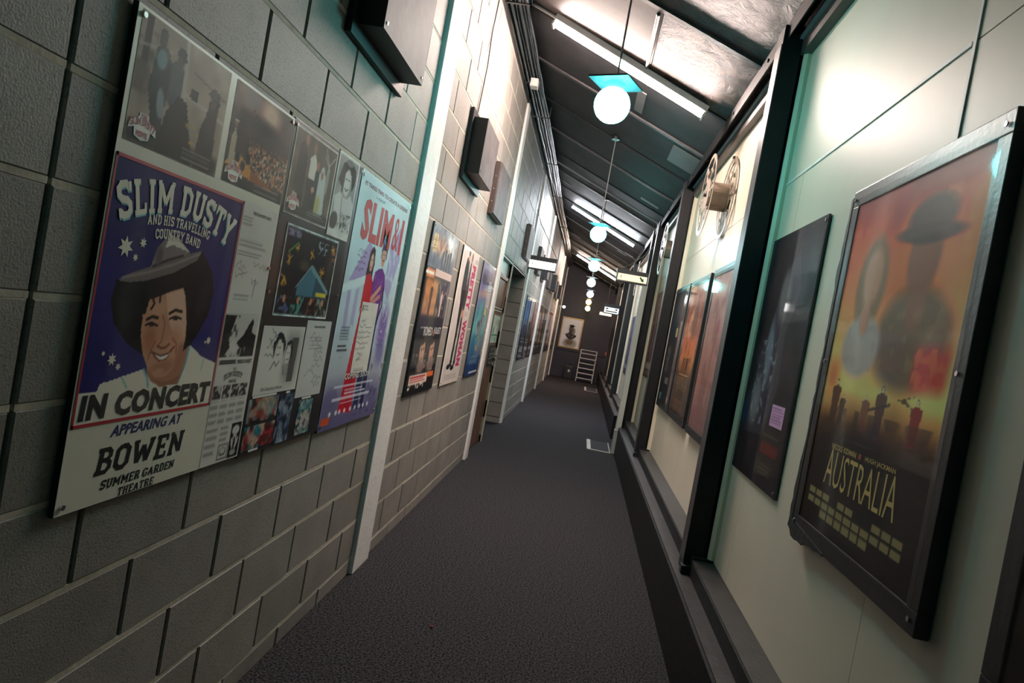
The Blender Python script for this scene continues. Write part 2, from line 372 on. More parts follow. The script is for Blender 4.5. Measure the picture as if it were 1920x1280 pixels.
# ------------------------------------------------------------------ lights that hang in the place
def glow(name, col, power):
    return mat(name, tuple(.8 for c in col), .4, var=.0, emit=col, estr=power)
TUBES = [(4.823, 'first ceiling light, above the wedding-side block wall boxes'), (11.56, ''), (18.33, '')]
TL = ['fluorescent batten light on the ceiling between the two nearest hanging globes', 'fluorescent batten light on the ceiling midway along the corridor', 'fluorescent batten light on the ceiling close to the dark end wall']
TCOL = [(1, .80, .72), (.88, .92, 1), (1, .78, .66)]
for k, (yy, _) in enumerate(TUBES):
    cx = -.026; t = empty('ceiling_light', (cx, yy, ceil_z(cx)-.012), 0, TL[k], 'ceiling light', 'fluorescent lights across the ceiling')
    ang = math.atan(.43); L_ = 1.24
    def tilt(o):
        o.rotation_euler = (0, ang, 0); return o
    tilt(box('housing', (-L_/2, -.052, -.045), (L_/2, .052, -.002), mat('light_housing', (.6, .6, .6), .4), t, .004))
    n = 10; pts = [(.040*math.cos(math.pi*i/n), -.046-.032*math.sin(math.pi*i/n)) for i in range(n+1)]
    tilt(G().prism(pts, 0, -L_/2+.012, L_/2-.012).put('diffuser', glow('tube_light_%d' % k, TCOL[k], TUBE_POWER[k]), t))
    for s in (-1, 1):
        tilt(box('end_cap', (s*L_/2-.012 if s > 0 else -L_/2, -.045, -.082), (L_/2 if s > 0 else -L_/2+.012, .045, -.045), mat('end_cap', (.5, .5, .5), .4), t))
        tilt(G().cyl((s*(L_/2-.02), .02, -.06), (s*(L_/2+.008), .02, -.06), .008, 8).put('lamp_pin', M_CHROME, t))
GL = [(-.06, -.45), (-.070, 3.0), (-.059, 6.71), (-.06, 9.65), (-.075, 12.6), (-.07, 15.96), (-.088, 19.5), (-.09, 21.6)]
GC = [(.10, .95, .98)]*3 + [(.2, .95, .9), (.8, .9, .85), (.75, .85, 1), (1, .45, .08), (1, .85, .35)]
GN = ['across from the concert poster board', 'nearest the first black post', 'before the arrow exit sign', 'above the floor mat by the pale column', 'with a white glow past the side door', 'with a cool white glow far down the corridor', 'glowing orange far down the corridor', 'glowing yellow beside the end wall']
for k, (gx, gy) in enumerate(GL):
    gz = 2.395; cz = ceil_z(gx)
    if k == 7: gz = 2.30
    t = empty('globe_lamp', (gx, gy, gz-.078), 0, 'opal globe lamp hanging on a rod, ' + GN[k], 'pendant lamp', 'globe lamps hanging in a row')
    R_ = .078; o = .078
    pw = GLOBE_POWER*(.15 if k == 0 else 1.05 if k == 1 else .9 if k < 4 else .35)
    G().sphere((0, 0, o), R_, 28, 16).put('globe', glow('globe_%d' % k, GC[k], pw), t)
    G().cyl((0, 0, o+.066), (0, 0, o+.092), .036, 16, .042).put('gallery', mat('gallery', (.22, .42, .42), .4), t)
    pl = box('canopy_plate', (-.092, -.092, o+.092), (.092, .092, o+.100), mat('lamp_plate', (.06, .055, .06), .5), t, .002)
    pl.rotation_euler = (0, 0, -.42)
    G().cyl((0, 0, o+.100), (0, 0, cz-gz+.078-.002), .0045, 8).put('rod', M_GREYM, t)
    G().cyl((0, 0, cz-gz+.078-.03), (0, 0, cz-gz+.078-.004), .04, 16).put('ceiling_rose', M_STEEL, t)

# ------------------------------------------------------------------ prints and lettering
class Pic:
    """a printed picture: colours on a fine grid, in metres, origin bottom left"""
    def __init__(s, w, h, res=.005, bg=(230, 225, 215), x0=0, y0=0):
        s.w, s.h, s.x0, s.y0 = w, h, x0, y0
        s.W, s.H = max(4, int(w/res)+1), max(4, int(h/res)+1); s.res = res
        s.U, s.V = np.meshgrid(np.linspace(x0, x0+w, s.W), np.linspace(y0, y0+h, s.H))
        s.a = np.ones((s.H, s.W, 3))*np.array(bg)/255.
    def mix(s, m, c, o=1.):
        m = (np.clip(m, 0, 1)*o)[..., None]; s.a = s.a*(1-m)+np.array(c)/255.*m; return s
    def rect(s, x0, y0, x1, y1, c, o=1., soft=0):
        e = max(soft, s.res*.4)
        m = np.clip((s.U-x0)/e+.5, 0, 1)*np.clip((x1-s.U)/e+.5, 0, 1)*np.clip((s.V-y0)/e+.5, 0, 1)*np.clip((y1-s.V)/e+.5, 0, 1)
        return s.mix(m, c, o)
    def ell(s, cx, cy, rx, ry, c, rot=0, soft=.2, o=1.):
        a, b = math.cos(rot), math.sin(rot); X = s.U-cx; Y = s.V-cy
        d = np.sqrt(((a*X+b*Y)/rx)**2+((-b*X+a*Y)/ry)**2)
        return s.mix((1-d)/max(soft, 1e-3)+.5, c, o)
    def poly(s, pts, c, o=1.):
        m = np.zeros(s.U.shape, bool); n = len(pts)
        for i in range(n):
            (xa, ya), (xb, yb) = pts[i], pts[(i+1) % n]
            if ya == yb: continue
            k = ((s.V >= min(ya, yb)) & (s.V < max(ya, yb))) & (s.U < (s.V-ya)*(xb-xa)/(yb-ya)+xa); m ^= k
        return s.mix(m.astype(float), c, o)
    def stroke(s, pts, w, c, o=1.):
        d = np.full(s.U.shape, 9.)
        for (xa, ya), (xb, yb) in zip(pts[:-1], pts[1:]):
            dx, dy = xb-xa, yb-ya; t = np.clip(((s.U-xa)*dx+(s.V-ya)*dy)/(dx*dx+dy*dy+1e-12), 0, 1)
            d = np.minimum(d, np.hypot(s.U-xa-t*dx, s.V-ya-t*dy))
        return s.mix((w/2-d)/s.res+.5, c, o)
    def grad(s, stops, o=1.):
        """vertical colour stops [(v0..1, colour)] from the bottom up"""
        t = (s.V-s.y0)/s.h; vs = [p[0] for p in stops]
        col = np.stack([np.interp(t, vs, [p[1][k] for p in stops]) for k in range(3)], -1)/255.
        s.a = s.a*(1-o)+col*o; return s
    def _noise(s, cell):
        nx, ny = int(s.w/cell)+3, int(s.h/cell)+3; gk = RNG.random((ny, nx))
        X = (s.U-s.x0)/cell; Y = (s.V-s.y0)/cell; i = X.astype(int); j = Y.astype(int); fx = X-i; fy = Y-j
        return gk[j, i]*(1-fx)*(1-fy)+gk[j, i+1]*fx*(1-fy)+gk[j+1, i]*(1-fx)*fy+gk[j+1, i+1]*fx*fy
    def noise(s, cell, amt, box=None):
        n = (s._noise(cell)-.5)*2*amt
        if box: n = n*((s.U > box[0])*(s.V > box[1])*(s.U < box[2])*(s.V < box[3]))
        s.a = np.clip(s.a*(1+n[..., None]), 0, 1); return s
    def blot(s, cell, th, c, o=1., box=None):
        n = np.clip((s._noise(cell)-th)*6, 0, 1)
        if box: n = n*((s.U > box[0])*(s.V > box[1])*(s.U < box[2])*(s.V < box[3]))
        return s.mix(n, c, o)
    def lines(s, x0, y0, x1, y1, n, c, o=.7, fill=.5):
        dy = (y1-y0)/n
        for k in range(n):
            yy = y1-dy*(k+.5); xe = x0+(x1-x0)*random.uniform(.8, 1)
            s.rect(x0, yy-dy*fill/2, xe, yy+dy*fill/2, c, o)
        return s
    def scrawl(s, x, y, w, h, c, n=9, lw=.002, o=.9):
        p = [(x+w*i/n+random.uniform(-.3, .3)*w/n, y+random.uniform(0, h)) for i in range(n+1)]
        return s.stroke(p, lw, c, o)
    def person(s, x, y, h, coat, skin=(200, 160, 135), hair=(50, 35, 30), leg=None, w=.26):
        """a small standing figure, feet at (x, y)"""
        leg = leg or coat
        s.poly([(x-.10*h*w/.26, y), (x-.13*h*w/.26, y+.5*h), (x+.13*h*w/.26, y+.5*h), (x+.10*h*w/.26, y)], leg)
        s.poly([(x-.13*h*w/.26, y+.42*h), (x-.17*h*w/.26, y+.8*h), (x-.05*h, y+.86*h), (x+.05*h, y+.86*h), (x+.17*h*w/.26, y+.8*h), (x+.13*h*w/.26, y+.42*h)], coat)
        s.ell(x, y+.935*h, .062*h, .075*h, hair); s.ell(x, y+.92*h, .045*h, .06*h, skin); return s
    def put(s, name, par, x, y, depth):
        """lay the print with its bottom-left at local (x, y), facing local -y, at the given depth"""
        W, H = s.W, s.H; N = W*H
        co = np.stack([x+(s.U-s.x0).ravel(), np.full(N, -depth), y+(s.V-s.y0).ravel()], -1)
        me = bpy.data.meshes.new(name); me.vertices.add(N); me.vertices.foreach_set('co', co.ravel())
        i = (np.arange(H-1)[:, None]*W+np.arange(W-1)[None]).ravel(); q = np.stack([i, i+1, i+W+1, i+W], -1).astype(np.int32)
        me.loops.add(q.size); me.loops.foreach_set('vertex_index', q.ravel())
        me.polygons.add(len(q)); me.polygons.foreach_set('loop_start', np.arange(len(q), dtype=np.int32)*4)
        me.update(calc_edges=True); me.validate()
        ca = me.color_attributes.new('Col', 'FLOAT_COLOR', 'POINT')
        ca.data.foreach_set('color', np.concatenate([lin(np.clip((s.a-.02)*1.13, 0, 1)).reshape(-1, 3), np.ones((N, 1))], 1).ravel().astype(np.float32))
        return put(name, me, M_PRINT, par)
TX = {}
def font_shape(s, bold=0.):
    key = (s, bold)
    if key not in TX:
        cu = bpy.data.curves.new('t', 'FONT'); cu.body = s; cu.offset = bold; cu.resolution_u = 2; cu.space_character = 1+bold*2
        ob = bpy.data.objects.new('t', cu); COL.objects.link(ob); dg = bpy.context.evaluated_depsgraph_get()
        me = bpy.data.meshes.new_from_object(ob.evaluated_get(dg)); bpy.data.objects.remove(ob); bpy.data.curves.remove(cu)
        v = np.array([p.co[:2] for p in me.vertices]); f = [tuple(p.vertices) for p in me.polygons]; bpy.data.meshes.remove(me)
        v = (v-v.min(0))/(v.max(0)-v.min(0)); TX[key] = (v, f)
    return TX[key]
# western slab letters drawn as strokes: width, [(thickness, points)...]
T, R_S = .20, .13
def _s(t, *p): return (t, p)
SLAB = {
 'A': (.9, [_s(T, (.16,.08),(.45,.92)), _s(T, (.45,.92),(.74,.08)), _s(.15, (.28,.34),(.62,.34)), _s(R_S, (.06,.065),(.30,.065)), _s(R_S, (.60,.065),(.84,.065))]),
 'B': (.8, [_s(T, (.22,.1),(.22,.9)), _s(.17, (.06,.915),(.52,.915),(.64,.8),(.64,.66),(.52,.53),(.24,.53)), _s(.17, (.52,.53),(.68,.4),(.68,.22),(.54,.085),(.06,.085))]),
 'C': (.76, [_s(T, (.68,.72),(.62,.82),(.5,.91),(.3,.91),(.14,.76),(.14,.24),(.3,.09),(.5,.09),(.66,.2),(.68,.3)), _s(.12, (.69,.93),(.69,.66))]),
 'D': (.82, [_s(T, (.22,.1),(.22,.9)), _s(.18, (.06,.91),(.5,.91),(.69,.74),(.69,.26),(.5,.09),(.06,.09))]),
 'E': (.76, [_s(T, (.22,.1),(.22,.9)), _s(.15, (.06,.925),(.68,.925)), _s(.15, (.06,.075),(.68,.075)), _s(.14, (.24,.51),(.52,.51)), _s(.12, (.66,.95),(.66,.72)), _s(.12, (.66,.05),(.66,.28)), _s(.1, (.53,.4),(.53,.62))]),
 'G': (.84, [_s(T, (.68,.74),(.6,.84),(.48,.91),(.3,.91),(.14,.76),(.14,.24),(.3,.09),(.5,.09),(.66,.2),(.66,.4)), _s(.14, (.46,.42),(.8,.42)), _s(.12, (.7,.93),(.7,.68))]),
 'H': (.9, [_s(T, (.22,.1),(.22,.9)), _s(T, (.68,.1),(.68,.9)), _s(.14, (.24,.5),(.66,.5)), _s(R_S, (.07,.935),(.37,.935)), _s(R_S, (.07,.065),(.37,.065)), _s(R_S, (.53,.935),(.83,.935)), _s(R_S, (.53,.065),(.83,.065))]),
 'I': (.46, [_s(T, (.23,.1),(.23,.9)), _s(R_S, (.06,.935),(.40,.935)), _s(R_S, (.06,.065),(.40,.065))]),
 'L': (.74, [_s(T, (.22,.1),(.22,.9)), _s(R_S, (.06,.935),(.40,.935)), _s(.15, (.06,.075),(.66,.075)), _s(.12, (.65,.05),(.65,.32))]),
 'M': (1.1, [_s(T, (.2,.1),(.2,.9)), _s(T, (.9,.1),(.9,.9)), _s(.18, (.24,.88),(.55,.3)), _s(.18, (.86,.88),(.55,.3)), _s(R_S, (.06,.065),(.34,.065)), _s(R_S, (.76,.065),(1.04,.065)), _s(R_S, (.06,.935),(.26,.935)), _s(R_S, (.84,.935),(1.04,.935))]),
 'N': (.92, [_s(T, (.2,.1),(.2,.9)), _s(T, (.72,.1),(.72,.9)), _s(.19, (.22,.88),(.70,.14)), _s(R_S, (.06,.065),(.34,.065)), _s(R_S, (.06,.935),(.24,.935)), _s(R_S, (.58,.935),(.86,.935))]),
 'O': (.82, [_s(T, (.3,.91),(.14,.76),(.14,.24),(.3,.09),(.52,.09),(.68,.24),(.68,.76),(.52,.91),(.3,.91))]),
 'R': (.86, [_s(T, (.22,.1),(.22,.9)), _s(.17, (.06,.915),(.54,.915),(.67,.8),(.67,.6),(.54,.47),(.24,.47)), _s(T, (.5,.46),(.70,.1)), _s(R_S, (.06,.065),(.38,.065)), _s(R_S, (.58,.065),(.82,.065))]),
 'S': (.76, [_s(T, (.65,.76),(.5,.91),(.26,.91),(.13,.8),(.13,.64),(.26,.53),(.5,.47),(.63,.36),(.63,.2),(.5,.09),(.26,.09),(.12,.22)), _s(.12, (.67,.95),(.67,.7)), _s(.12, (.1,.05),(.1,.3))]),
 'T': (.8, [_s(T, (.4,.1),(.4,.9)), _s(.15, (.06,.925),(.74,.925)), _s(.12, (.09,.95),(.09,.68)), _s(.12, (.71,.95),(.71,.68)), _s(R_S, (.22,.065),(.58,.065))]),
 'U': (.86, [_s(T, (.2,.9),(.2,.24),(.34,.09),(.54,.09),(.68,.24),(.68,.9)), _s(R_S, (.05,.935),(.36,.935)), _s(R_S, (.52,.935),(.83,.935))]),
 'V': (.86, [_s(T, (.16,.9),(.43,.1)), _s(T, (.70,.9),(.43,.1)), _s(R_S, (.04,.935),(.32,.935)), _s(R_S, (.54,.935),(.82,.935))]),
 'W': (1.2, [_s(T, (.16,.9),(.36,.1)), _s(T, (.36,.1),(.6,.75)), _s(T, (.6,.75),(.84,.1)), _s(T, (.84,.1),(1.04,.9)), _s(R_S, (.04,.935),(.32,.935)), _s(R_S, (.88,.935),(1.16,.935))]),
 'Y': (.86, [_s(T, (.15,.9),(.43,.46)), _s(T, (.71,.9),(.43,.46)), _s(T, (.43,.46),(.43,.1)), _s(R_S, (.02,.935),(.30,.935)), _s(R_S, (.56,.935),(.84,.935)), _s(R_S, (.26,.065),(.60,.065))]),
}
def slab_shape(s):
    v = []; f = []; x = 0
    for ch in s:
        if ch == ' ': x += .36; continue
        w, st = SLAB[ch]; lv = 0
        for t, pts in st:
            for k in range(len(pts)-1):
                a, b = np.array(pts[k]), np.array(pts[k+1]); d = (b-a)/np.linalg.norm(b-a); n_ = np.array((-d[1], d[0]))*t/2
                ea = t*.32 if k else 0; eb = t*.32 if k < len(pts)-2 else 0
                q = [a-d*ea-n_, b+d*eb-n_, b+d*eb+n_, a-d*ea+n_]; i = len(v)
                lv += 1; v += [(p[0]+x, p[1], lv*2.5e-5) for p in q]; f.append((i, i+1, i+2, i+3))
        x += w+.05
    v = np.array(v); v[:, 1] = np.clip(v[:, 1], 0, 1); v[:, 0] /= (x-.05); return v, f
def letter(par, shape, x0, y0, x1, h, m, depth, shear=0, arch=0, swell=0, name='lettering'):
    """lay lettering on the print: box x0..x1, base y0, height h; arch bows the line upward, swell makes its ends taller"""
    v, f = shape; v = v.copy(); w = x1-x0; t = 2*v[:, 0]-1
    X = x0+v[:, 0]*w+shear*v[:, 1]*h; Y = y0+v[:, 1]*(h*(1+swell*t*t))+arch*(1-t*t)
    if arch: X = X + (v[:, 1]-.5)*h*(2*arch/w*2)*t
    # one object for each word
    iv = sorted((min(v[i, 0] for i in q), max(v[i, 0] for i in q), n) for n, q in enumerate(f)); words = [[]]; end = iv[0][1]
    for a, b, n in iv:
        if a-end > .2*h/w: words.append([])
        end = max(end, b); words[-1].append(n)
    for wd_ in words:
        used = sorted({i for n in wd_ for i in f[n]}); ix = {i: k for k, i in enumerate(used)}
        me = bpy.data.meshes.new(name); me.from_pydata([(X[i], -depth-(v[i, 2] if v.shape[1] > 2 else 0), Y[i]) for i in used], [], [tuple(ix[i] for i in f[n]) for n in wd_]); me.update()
        o = put(name, me, m, par)
    return o
def star(par, cx, cy, r, m, depth, n=7):
    pts = []
    for k in range(2*n):
        a = math.pi*k/n+math.pi/2; rr = r if k % 2 == 0 else r*.48; pts.append((cx+rr*math.cos(a), -depth, cy+rr*math.sin(a)))
    me = bpy.data.meshes.new('star'); me.from_pydata(pts, [], [tuple(range(2*n))]); me.update(); return put('star', me, m, par)
def flat(par, name, pts, m, depth):
    me = bpy.data.meshes.new(name); me.from_pydata([(x, -depth, y) for x, y in pts], [], [tuple(range(len(pts)))]); me.update(); return put(name, me, m, par)

SIDE = {'L': (XL, math.pi/2, 1), 'R': (XR, -math.pi/2, -1)}
def hang(name, side, ya, yb, z0, label, cat, group=None, off=.003):
    """Empty at the bottom-left corner (as seen) of something flat on a wall; local x runs to the viewer's right, -y out"""
    x, rz, sg = SIDE[side]; start = ya if sg > 0 else yb
    return empty(name, (x+off*sg, start, z0), rz, label, cat, group)
def screw(par, x, y, d): return G().cyl((x, -d, y), (x, -d-.003, y), .006, 8).put('screw', M_CHROME, par)
def cover(par, x0, y0, x1, y1, d): return box('cover_sheet', (x0, -d-.0015, y0), (x1, -d, y1), M_COVER, par)
def poster(side, ya, yb, z0, h, label, pic, group=None, frame=0, thick=.008, coverit=True, name='film_poster', screws=True, fmat=None):
    """backing board, print, optional black frame border, screws, clear cover"""
    w = yb-ya; e = hang(name, side, ya, yb, z0, label, 'poster', group)
    box('backing_board', (0, -thick, 0), (w, 0, h), fmat or M_EDGE, e, .0015)
    pr = pic.put('print', e, frame, frame, thick+.0008)
    if coverit: cover(e, .004 if not frame else frame*.6, .004 if not frame else frame*.6, w-(.004 if not frame else frame*.6), h-(.004 if not frame else frame*.6), thick+.0035)
    if screws:
        for sx in (.02, w-.02):
            for sy in (.02, h-.02): screw(e, sx, sy, thick+.002)
    return e, pr

# ------------------------------------------------------------------ board 1: the concert poster board
BK, CR, WH, RD, NAVY, SKYB = ink(18, 18, 20), ink(240, 235, 218), ink(240, 238, 232), ink(190, 28, 48), ink(40, 40, 108), ink(130, 200, 208)
b1 = hang('poster_board', 'L', 1.208, 1.906, .855, 'cream concert poster board with a cowboy portrait on blue and small film cards above', 'poster board', 'poster boards on the block wall')
TH = .012
box('board', (0, -TH, 0), (.698, 0, 1.0), M_EDGE, b1, .001)
box('board_face', (.001, -TH-.0006, .001), (.697, -TH, .999), mat('board_cream', srgb(236, 231, 214), .45, var=.04), b1)
d = TH+.0012
# concert print
p = Pic(.486, .541, .0026, (40, 40, 106), .007, .175)
p.grad([(0, (44, 44, 112)), (.6, (38, 38, 108)), (1, (34, 34, 98))]).noise(.05, .08)
crown = [(.162,.507),(.175,.551),(.208,.586),(.244,.58),(.295,.555),(.273,.539),(.221,.519)]
p.poly([(.064,.472),(.058,.429),(.076,.383),(.128,.341),(.189,.315),(.282,.297),(.362,.338),(.388,.371),(.416,.41),(.422,.474),(.401,.519),(.343,.566),(.248,.504),(.158,.478)], (20, 22, 24))
p.ell(.38, .45, .02, .05, (34, 52, 54), -.2, .8, .6).ell(.10, .41, .02, .035, (28, 46, 44), .5, .8, .6)
p.poly([(.207,.285),(.22,.243),(.36,.233),(.356,.336),(.33,.317),(.281,.264)], (176, 122, 96))
face = [(.163,.408),(.168,.435),(.198,.443),(.248,.461),(.292,.472),(.312,.444),(.327,.4),(.335,.355),(.331,.317),(.311,.284),(.281,.264),(.244,.261),(.21,.284),(.184,.32),(.167,.361)]
p.poly(face, (196, 146, 118))
p.poly([(.233,.453),(.293,.47),(.312,.444),(.329,.385),(.333,.336),(.303,.347),(.271,.376),(.25,.405)], (222, 180, 156))
p.ell(.29, .34, .03, .035, (206, 150, 124), 0, .8).ell(.2, .35, .02, .03, (176, 116, 90), .2, .9, .8).ell(.215, .42, .03, .02, (206, 160, 134), .3, .9, .7)
p.ell(.262, .285, .04, .016, (168, 112, 88), .15, .8, .7).ell(.32, .31, .012, .035, (170, 112, 88), -.2, .9, .7).ell(.25, .275, .02, .008, (200, 150, 124), .1, .8, .8)
p.poly([(.155,.408),(.150,.44),(.175,.455),(.216,.458),(.250,.466),(.2,.445),(.178,.44),(.171,.405)], (22, 20, 22))
p.stroke([(.178,.455),(.196,.43),(.188,.418)], .006, (24, 22, 22)).stroke([(.21,.458),(.214,.435)], .006, (24, 22, 22)).stroke([(.312,.45),(.324,.42),(.33,.40)], .010, (40, 26, 22))
p.stroke([(.179,.394),(.196,.401),(.216,.399)], .007, (44, 28, 24)).stroke([(.256,.410),(.277,.419),(.302,.416)], .007, (52, 32, 28))
p.stroke([(.178,.382),(.197,.388),(.219,.381)], .005, (36, 26, 24)).stroke([(.26,.398),(.281,.404),(.304,.399)], .005, (36, 26, 24))
p.ell(.198, .382, .009, .004, (70, 50, 46)).ell(.282, .398, .009, .004, (70, 50, 46))
p.stroke([(.232,.405),(.246,.385),(.243,.345),(.232,.337)], .005, (160, 104, 82), .8).stroke([(.232,.335),(.247,.330),(.262,.331),(.274,.339)], .006, (130, 78, 62), .9)
p.stroke([(.222,.345),(.210,.325),(.206,.306)], .004, (140, 86, 68), .8).stroke([(.284,.352),(.302,.34),(.306,.318)], .004, (150, 96, 76), .8)
p.poly([(.217,.322),(.249,.310),(.276,.315),(.296,.332),(.274,.303),(.246,.299),(.226,.308)], (150, 84, 74))
p.poly([(.222,.320),(.249,.311),(.276,.316),(.290,.328),(.272,.306),(.248,.303)], (238, 232, 222))
p.stroke([(.214,.322),(.249,.312),(.276,.317),(.296,.333)], .0035, (92, 44, 40))
p.poly([(.061,.244),(.066,.26),(.091,.263),(.123,.27),(.197,.284),(.227,.256),(.265,.239),(.332,.242),(.355,.294),(.358,.337),(.417,.306),(.493,.286),(.493,.175),(.007,.175),(.009,.244)], (222, 217, 203))
p.stroke([(.197,.284),(.215,.262),(.222,.243)], .006, (120, 176, 184)).stroke([(.357,.33),(.352,.29),(.334,.244)], .007, (120, 176, 184)).stroke([(.13,.268),(.15,.246)], .004, (130, 180, 186)).stroke([(.43,.30),(.425,.27)], .004, (160, 190, 196))
p.poly([(.2265,.26),(.262,.242),(.334,.242),(.352,.29),(.335,.262),(.29,.25)], (150, 96, 76), .7)
p.poly(crown, (132, 122, 122)).poly([(.211,.587),(.244,.58),(.292,.556),(.258,.56),(.225,.564),(.201,.554)], (214, 208, 198))
p.poly([(.066,.472),(.105,.49),(.162,.509),(.23,.529),(.282,.549),(.343,.566),(.328,.541),(.248,.504),(.158,.478),(.101,.47)], (118, 108, 108))
p.stroke([(.08,.478),(.162,.497),(.25,.525),(.335,.557)], .006, (160, 150, 146), .7).stroke([(.17,.51),(.215,.528),(.27,.545)], .006, (60, 54, 58)).ell(.185, .535, .012, .02, (96, 88, 90), 0, .8)
cp = p.put('concert_print', b1, .007, .175, d)
d2_ = d+.0007
for a, b, c_, e_ in ((.006, .709, .494, .716), (.006, .174, .494, .181), (.006, .174, .0115, .716), (.4885, .174, .494, .716)):
    flat(cp, 'red_border', [(a, b), (c_, b), (c_, e_), (a, e_)], RD, d2_)
LT = slab_shape
letter(cp, LT('SLIM DUSTY'), .030, .5835, .458, .066, SKYB, d2_, arch=.046, swell=.10)
letter(cp, LT('SLIM DUSTY'), .027, .587, .462, .066, CR, d2_+.0005, arch=.046, swell=.10)
letter(cp, LT('AND HIS TRAVELLING'), .126, .594, .362, .0215, CR, d2_, arch=.010)
letter(cp, LT('COUNTRY BAND'), .158, .568, .328, .0215, CR, d2_, arch=.008)
for x, y, r in ((.074, .540, .023), (.125, .555, .012), (.108, .522, .009), (.089, .309, .014), (.111, .293, .009), (.061, .322, .006), (.436, .347, .012), (.422, .343, .005)): star(cp, x, y, r, CR, d2_)
letter(cp, font_shape('IN CONCERT', .05), .021, .186, .478, .054, BK, d2_+.0003, shear=.06)
letter(b1, font_shape('APPEARING AT', .025), .124, .141, .373, .025, NAVY, d, shear=.25)
letter(b1, LT('BOWEN'), .090, .063, .398, .058, BK, d, shear=.12)
letter(b1, LT('SUMMER GARDEN'), .118, .029, .376, .0205, BK, d, shear=.15)
letter(b1, LT('THEATRE'), .177, .003, .303, .0185, BK, d, shear=.15)
def film_logo(par, x, y, w, dd):
    """arched red film title on a white cloud-shaped badge"""
    h = w*.62
    flat(par, 'badge', [(x, y+h*.3), (x+w*.2, y+h*.42), (x+w*.24, y+h*.1), (x+w*.5, y), (x+w*.76, y+h*.1), (x+w*.8, y+h*.42), (x+w, y+h*.3), (x+w*.97, y+h*.6), (x+w*.68, y+h*.82), (x+w*.66, y+h), (x+w*.34, y+h), (x+w*.32, y+h*.82), (x+w*.03, y+h*.6)], WH, dd)
    letter(par, LT('THE'), x+w*.38, y+h*.82, x+w*.62, h*.15, RD, dd+.0004)
    letter(par, LT('SLIM DUSTY'), x+w*.05, y+h*.40, x+w*.95, h*.26, RD, dd+.0004, arch=h*.16)
    letter(par, LT('MOVIE'), x+w*.29, y+h*.12, x+w*.71, h*.22, RD, dd+.0004)
def card_base(x0, y0, w, h, bg): 
    q = Pic(w, h, .004, bg, x0, y0); return q
# film card with riders
p = card_base(.015, .743, .326, .250, (168, 152, 138)); p.noise(.03, .12)
p.rect(.03, .90, .05, .99, (84, 62, 66)).blot(.02, .6, (100, 76, 70), .6, (.015, .84, .07, .99)).rect(.015, .84, .05, .90, (104, 86, 80), .8, .01)
p.stroke([(.02,.93),(.12,.95)], .004, (190, 178, 166)).stroke([(.165,.99),(.185,.80)], .012, (190, 186, 180), .8).stroke([(.185,.885),(.34,.87)], .008, (196, 190, 182), .8).stroke([(.2,.94),(.33,.92)], .003, (110, 98, 92))
p.poly([(.07,.94),(.085,.955),(.105,.95),(.12,.93),(.125,.86),(.115,.82),(.12,.76),(.085,.76),(.075,.82),(.06,.86)], (66, 62, 62)).ell(.085, .958, .011, .014, (74, 56, 50)).poly([(.072,.962),(.1,.962),(.094,.985),(.076,.982)], (44, 38, 38))
p.poly([(.12,.93),(.145,.945),(.165,.93),(.165,.86),(.145,.83),(.12,.86)], (72, 82, 90)).ell(.15, .948, .012, .014, (92, 66, 56)).poly([(.132,.952),(.172,.945),(.162,.972),(.138,.972)], (48, 44, 46)).ell(.09, .925, .016, .02, (118, 150, 160)).ell(.105, .84, .012, .03, (136, 150, 158), .2)
p.poly([(.11,.745),(.125,.83),(.16,.875),(.19,.87),(.225,.79),(.24,.745)], (44, 36, 40)).poly([(.245,.745),(.25,.83),(.268,.87),(.27,.90),(.29,.91),(.31,.90),(.31,.86),(.315,.80),(.32,.745)], (42, 38, 42)).ell(.288, .905, .012, .016, (104, 72, 62)).poly([(.262,.915),(.315,.90),(.308,.93),(.28,.935)], (40, 36, 38)).poly([(.195,.885),(.225,.88),(.225,.905),(.20,.905)], (48, 42, 44)).blot(.012, .66, (196, 164, 84), .8, (.2, .79, .25, .85))
p.rect(.015, .743, .341, .782, (40, 38, 40), .9, .02).lines(.2, .752, .33, .778, 4, (176, 172, 166), .6, .35)
c1 = p.put('film_card', b1, .015, .743, d); film_logo(c1, .022, .752, .085, d2_)
# film card with a night crowd
p = card_base(.370, .745, .324, .247, (58, 44, 40)); p.noise(.03, .2)
p.ell(.50, .955, .10, .04, (168, 108, 92), -.1, 1.2).ell(.56, .96, .05, .03, (214, 180, 156), 0, 1).ell(.45, .97, .05, .03, (128, 110, 110), 0, 1).ell(.55, .90, .12, .035, (46, 36, 36), -.1, .8)
p.blot(.006, .5, (190, 120, 82), .9, (.47, .78, .70, .875)).blot(.005, .62, (226, 190, 150), .9, (.47, .78, .70, .865)).rect(.44, .868, .694, .90, (72, 50, 44), .7, .02)
p.poly([(.37,.79),(.42,.83),(.50,.80),(.56,.775),(.50,.77),(.37,.775)], (208, 138, 44)).poly([(.5,.80),(.62,.775),(.62,.765),(.5,.77)], (150, 84, 36))
for x, y in ((.425, .815), (.455, .80), (.475, .822)): p.ell(x, y, .013, .014, (24, 20, 20))
p.poly([(.385,.79),(.386,.86),(.396,.885),(.408,.86),(.412,.79)], (190, 174, 152)).ell(.397, .892, .008, .009, (140, 96, 74)).rect(.388, .897, .408, .901, (210, 196, 170))
for k in range(6): p.ell(.47+.016*k, .945-.006*k, .003, .004, (30, 24, 24))
p.poly([(.37,.745),(.37,.79),(.5,.772),(.694,.765),(.694,.745)], (32, 30, 32)).lines(.53, .750, .68, .772, 4, (176, 172, 166), .6, .35)
c2 = p.put('film_card', b1, .370, .745, d); film_logo(c2, .376, .750, .085, d2_)
